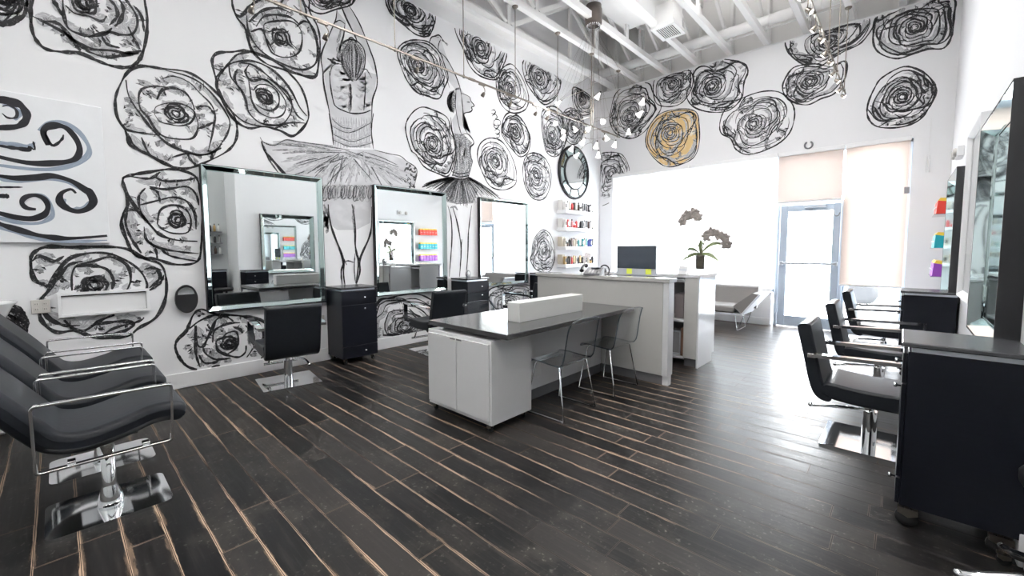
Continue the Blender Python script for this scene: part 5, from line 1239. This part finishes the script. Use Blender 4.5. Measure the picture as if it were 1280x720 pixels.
pl = ['nearest the mural wall', 'second from the mural wall, carrying the long track rail', 'third from the mural wall, carrying the wire chandelier', 'fourth from the mural wall, beside the duct', 'fifth from the mural wall', 'sixth from the mural wall', 'seventh from the mural wall', 'eighth from the mural wall, over the door', 'ninth from the mural wall', 'against the right hand wall']
t0 = make_truss('white open roof truss ' + pl[0]); place(t0, (xt[0], 0, 0))
for x_, l_ in zip(xt[1:], pl[1:]): place(copy_tree(t0), (x_, 0, 0), 0, 'white open roof truss ' + l_)
# purlins and roof ribs
for k in range(12):
    o = MB().box(LW, XE, SW + .6 + k * 1.05 - .03, SW + .6 + k * 1.05 + .03, ZR - .10, ZR, .004).build('trim_%d' % (4 + k), 'ceil'); o['kind'] = 'structure'
p = MB(); p.lathe((0, 8.33, 5.22), [(.085, LW + .02), (.085, RW)], 24, 'x')
for k in range(8): p.lathe((0, 8.33, 5.22), [(.09, LW + .6 + k * .72), (.09, LW + .63 + k * .72)], 24, 'x')
o = tag(p.build('round_duct', 'ceil'), 'round white duct running across under the roof near the window wall', 'duct')
tag(MB().tube([(LW + .02, 8.42, 5.125), (RW, 8.42, 5.125)], .012, 8).build('conduit_pipe', 'trim'), 'thin white pipe below the round duct', 'pipe')
r = empty('air_duct', (-3.0, 6.4, 5.2), 0, 'boxy white air duct with a square ceiling vent hanging between the trusses', 'duct')
MB().box(-.90, .20, -4.2, .87, .16, .70, .006).build('trunk_duct', 'ceil', r)
MB().box(-.16, .14, .47, .85, -.22, .16, .004).build('vent_drop', 'ceil', r)
v = MB(); rect_ring(v, [(-.17, -.20, .18, .42, .90), (-.215, -.20, .18, .42, .90), (-.235, -.205, .185, .415, .905), (-.235, -.15, .13, .47, .85), (-.225, -.15, .13, .47, .85)])
v.v = [(y, z, x) for (x, y, z) in v.v]; v.build('vent_frame', 'trim', r)
v = MB().box(-.15, .13, .47, .85, -.226, -.222); v.cur = 1
for k in range(9): v.box(-.15 + k * .031, -.138 + k * .031, .47, .85, -.234, -.226)
v.build('vent_grille', ['dvent', 'plastic_w'], r)
# added fill panels, unseen from the camera, that brighten the room
for k, (x_, y_, l_) in enumerate(((-1.9, .9, 'nearest the camera'), (-3.2, 5.0, 'over the island'), (-1.3, -2.4, 'over the rear of the room'), (-1.6, 5.6, 'over the walkway to the door'), (-3.0, 2.6, 'between island and mural wall'), (-2.0, 3.6, 'between the island and the black cabinet'), (-.2, -.6, 'in front of the alcove'))):
    r = empty('fill_panel', (x_, y_, 5.40), 0, 'added white fill light panel above the trusses, ' + l_, 'fill light', 'added fill light panels above the trusses')
    w = MB(); rect_ring(w, [(.06, -.62, .62, -.62, .62), (.0, -.62, .62, -.62, .62), (-.004, -.62, .62, -.62, .62), (-.004, -.58, .58, -.58, .58), (.01, -.58, .58, -.58, .58)]); w.v = [(y, z, x) for (x, y, z) in w.v]
    w.box(-.62, .62, -.62, .62, .05, .24); w.build('housing', 'trim', r); MB().box(-.58, .58, -.58, .58, .0, .02).build('fill_face', 'fill_glow', r); MB().box(-.56, .56, -.56, .56, .24, .25).build('upper_fill_face', 'fill_glow_up', r)

# ------------------------------------------------------------------ track rails
def track(name, x, z, y0, y1, rods, label):
    r = empty(name, (x, y0, z), 0, label, 'track rail')
    MB().box(-.009, .009, 0, y1 - y0, -.011, .011, .003).build('rail', 'steel', r)
    for y in rods:
        q = MB(); q.cyl((0, y - y0, .012), (0, y - y0, WT + .03 - z - .02), .006, n=8); q.lathe((0, y - y0, 0), [(.012, .02), (.016, .0), (.016, -.02)], 10)
        ro = q.build('suspension_rod', 'steel', r); MB().lathe((0, y - y0, WT + .03 - z), [(.045, -.001), (.045, -.012), (.030, -.028), (.006, -.034)], 16).build('ceiling_cup', 'steel', ro)
    for k in range(int((y1 - y0) / 1.2)):
        MB().box(-.013, .013, .9 + k * 1.2, 1.02 + k * 1.2, -.014, .014, .003).build('rail_joint', 'steel', r)
    return r
track('track_rail', -4.41, 3.70, -.6, 8.05, (.70, 1.74, 2.78, 3.82, 4.84, 5.90, 6.94, 7.95), 'long slim bronze track rail hanging in front of the mural wall')
track('track_rail', -.77, 3.80, 2.6, 8.50, (3.0, 4.7, 6.45, 7.35, 8.28), 'track rail with many small lights hanging toward the door')
def make_head(label, group):
    r = empty('track_light', (0, 0, 0), 0, label, 'track light', group)
    MB().box(-.014, .014, -.055, .055, -.030, -.011, .003).build('adapter', 'steel', r)
    a = MB(); a.tube(bez([(0, .02, -.03), (.0, .05, -.06), (.0, .055, -.095), (.01, .035, -.125)], 5), .005, 8); a.build('stem', 'steel', r)
    h = MB(); ax = Vector((-.72, .0, -.69)).normalized(); c0 = Vector((.01, .03, -.125)); prof = [(.010, -.01), (.020, .0), (.026, .03), (.029, .05), (.024, .052)]
    u = Vector((0, 1, 0)); w = ax.cross(u); vs = []; n = 14
    for (rr, hh) in prof:
        for j in range(n): t = 2 * PI * j / n; vs.append(c0 + ax * hh + (u * math.cos(t) + w * math.sin(t)) * rr)
    fs = [(i * n + j, i * n + (j + 1) % n, (i + 1) * n + (j + 1) % n, (i + 1) * n + j) for i in range(len(prof) - 1) for j in range(n)]
    h.add(vs, fs, True); hd = h.build('lamp_head', 'steel', r)
    l = MB(); l.add(vs[-n:], [tuple(range(n))]); l.build('lens', 'lamp_on', hd); return r
hd = make_head('', 'track lights on the long rail')
ys = [-.2, .45, 1.28, 1.95, 3.05, 4.15, 4.70, 5.30, 5.6, 6.75, 7.4]
hn = ['behind the photo edge', 'first inside the photo', 'second along the rail', 'third along the rail, left of the dancer head', 'above the back view dancer shoulder', 'by the raised hand of the side view dancer', 'right of the side view dancer arm', 'over the painted rose right of the second dancer', 'just before the wire chandelier', 'among the glass shades of the chandelier', 'last along the rail, near the window wall']
LSP = []
for i, (y, l_) in enumerate(zip(ys, hn)):
    o = hd if i == 0 else copy_tree(hd); place(o, (-4.41, y, 3.70), 0, 'small bronze spotlight on the long rail, ' + l_)
    LSP.append((-4.44, y + .03, 3.53))
for i in range(14):
    y = 3.1 + i * .385; o = copy_tree(hd); o['group'] = 'track lights on the door side rail'
    place(o, (-.77, y, 3.80), PI if i % 2 else 0, 'small spotlight on the door side rail, number %s from its near end' % ['one', 'two', 'three', 'four', 'five', 'six', 'seven', 'eight', 'nine', 'ten', 'eleven', 'twelve', 'thirteen', 'fourteen'][i])

# ------------------------------------------------------------------ wire chandelier
r = empty('wire_chandelier', (-3.78, 6.0, WT + .03), 0, 'wire chandelier with bronze drum canopy and a cloud of small glass shades', 'chandelier')
MB().lathe((0, 0, 0), [(.01, -.02), (.128, -.02), (.132, .0), (.132, .20), (.12, .21), (.12, .27), (.01, .27)], 32).build('canopy', 'copper', r, loc=(.0, 0, -.03))
f = MB()
for k in range(22):
    a = 2 * PI * k / 22; f.lathe((.10 * math.cos(a), .10 * math.sin(a), -.05), [(.008, 0), (.010, -.015), (.006, -.05)], 8)
f.build('cable_glands', 'chrome', r)
q = MB(); q.cyl((.012, 0, -.05), (.012, 0, -2.02), .005, n=8); q.cyl((-.022, 0, -.05), (-.022, 0, -1.85), .004, n=8); q.build('centre_rod', 'steel', r)
lamps = [(749,117.5,-.3),(751.7,150,-.1),(804,124,.1),(802.5,140,-.15),(786,162,.25),(746,179,-.2),(769,178,.3),(748,191,.0),(700,127,.2),(686,137,-.1),(703,162,.35),(706,169,-.3),(717.5,159,.15),(738,159,.4),(716,183,-.2),(723,192,.1),(730,175,-.4),(694,152,.3),(757,170,.15)]
rr_ = random.Random(8); cx0 = Vector((-3.78, 6.0, WT + .03))
for (px, py, dy) in lamps:
    p = hit(px, py, 1, 6.0 + dy); p = p - cx0
    node = Vector((0, 0, p.z + .08 + rr_.uniform(-.05, .12)))
    mid = (node + p) / 2 + Vector((0, 0, .05))
    w = MB(); w.tube(bez([tuple(node), tuple(mid), tuple(p + Vector((0, 0, .03)))], 8), .0025, 5)
    a = rr_.random() * 6.28; w.tube([(.1 * math.cos(a), .1 * math.sin(a), -.09), tuple(p + Vector((0, 0, .03)))], .0012, 4)
    wo = w.build('lamp_arm', 'steel', r)
    ax = Vector((rr_.uniform(-1, 1), rr_.uniform(-1, .4), -.9)).normalized(); u = ax.cross(Vector((0, 1, 0))).normalized(); v_ = ax.cross(u); n = 12; vs = []
    prof = [(.012, -.02), (.016, .0), (.024, .022), (.034, .055), (.046, .078), (.041, .075)]
    for (rr, hh) in prof:
        for j in range(n): t = 2 * PI * j / n; vs.append(p + ax * hh + (u * math.cos(t) + v_ * math.sin(t)) * rr)
    fs = [(i * n + j, i * n + (j + 1) % n, (i + 1) * n + (j + 1) % n, (i + 1) * n + j) for i in range(len(prof) - 1) for j in range(n)]
    g = MB(); g.add(vs, fs, True); g.build('glass_shade', 'lampglass', wo)
    g = MB(); g.cyl(tuple(p - ax * .045), tuple(p - ax * .005), .008, .013, 8); g.build('lamp_socket', 'rubber', wo)

# ------------------------------------------------------------------ outside
o = struct('pavement', MB().box(-40, 40, BW + .25, 60, -.10, -.02), 'pave')
r = empty('parked_car', (.6, 14.5, 0), 0, 'pale parked car seen faintly through the glass under the rightmost blind', 'car')
b = MB(); b.prism(bez([(-2.1, .35), (-2.15, .62), (-1.95, .78), (-1.1, .90), (-.5, 1.32), (.6, 1.38), (1.3, .98), (2.0, .88), (2.15, .6), (2.1, .3), (1.0, .25), (-1.0, .25)], 4, True), 'y', -.85, .85, True); b.build('car_body', 'carpaint', r)
b = MB(); b.prism([(-.95, .92), (-.45, 1.27), (.52, 1.31), (1.1, 1.0)], 'y', -.86, -.853); b.build('side_window', 'screen', r)
for x in (-1.3, 1.35):
    for y in (-.87, .70):
        w = MB(); w.lathe((0, 0, 0), [(.17, 0), (.30, .0), (.32, .03), (.32, .14), (.30, .17), (.17, .17)], 24, 'y'); w.build('wheel', 'rubber', r, loc=(x, y, .30))

# ------------------------------------------------------------------ light
w = bpy.data.worlds.new('daylight'); sc.world = w; w.use_nodes = True; nt = w.node_tree; nt.nodes.clear()
bg = N(nt, 'ShaderNodeBackground'); out = N(nt, 'ShaderNodeOutputWorld'); tc = N(nt, 'ShaderNodeTexCoord'); sp = N(nt, 'ShaderNodeSeparateXYZ')
nt.links.new(tc.outputs['Generated'], sp.inputs[0])
nt.links.new(mix_c(nt, math_n(nt, 'MULTIPLY', sp.outputs[2], 1.0, True), (1, .99, .98), (.78, .87, 1)), bg.inputs[0]); bg.inputs[1].default_value = 26.0
nt.links.new(bg.outputs[0], out.inputs[0])
def area(name, loc, rot, sx, sy, portal=True):
    l = bpy.data.lights.new(name, 'AREA'); l.shape = 'RECTANGLE'; l.size = sx; l.size_y = sy; l.cycles.is_portal = portal
    o = bpy.data.objects.new(name, l); COL.objects.link(o); o.location = loc; o.rotation_euler = rot; return o
area('window_portal', ((OX0 + OX1) / 2, BW + .3, 1.55), (-PI / 2, 0, 0), OX1 - OX0 + .3, 3.2)
for i, p in enumerate(LSP):
    l = bpy.data.lights.new('spot_lamp', 'SPOT'); l.energy = 1.5; l.spot_size = math.radians(110); l.spot_blend = .8; l.color = (1, .96, .92); l.shadow_soft_size = .03
    o = bpy.data.objects.new('spot_lamp', l); COL.objects.link(o); o.location = p
    d = Vector((LW, p[1] + .2, 1.9)) - Vector(p); o.rotation_euler = d.to_track_quat('-Z', 'Y').to_euler()
for i, p in enumerate([(-3.55, 5.75, 3.62), (-4.05, 6.2, 3.45), (-3.5, 6.35, 3.75), (-4.2, 5.7, 3.8), (-.70, 4.2, 3.7), (-.70, 6.0, 3.7), (-.70, 7.6, 3.7)]):
    l = bpy.data.lights.new('lamp_glow', 'POINT'); l.energy = 9 if i < 4 else 1.0; l.color = (1, .97, .94); l.shadow_soft_size = .08
    o = bpy.data.objects.new('lamp_glow', l); COL.objects.link(o); o.location = p
vs_ = sc.view_settings; vs_.view_transform = 'Standard'; vs_.look = 'None'; vs_.gamma = 1; vs_.exposure = .66; vs_.use_curve_mapping = False
sc.cycles.max_bounces = 10; sc.cycles.transparent_max_bounces = 24; sc.cycles.glossy_bounces = 6; sc.cycles.caustics_reflective = False; sc.cycles.caustics_refractive = False
sc.cycles.sample_clamp_indirect = 6; sc.cycles.use_denoising = True
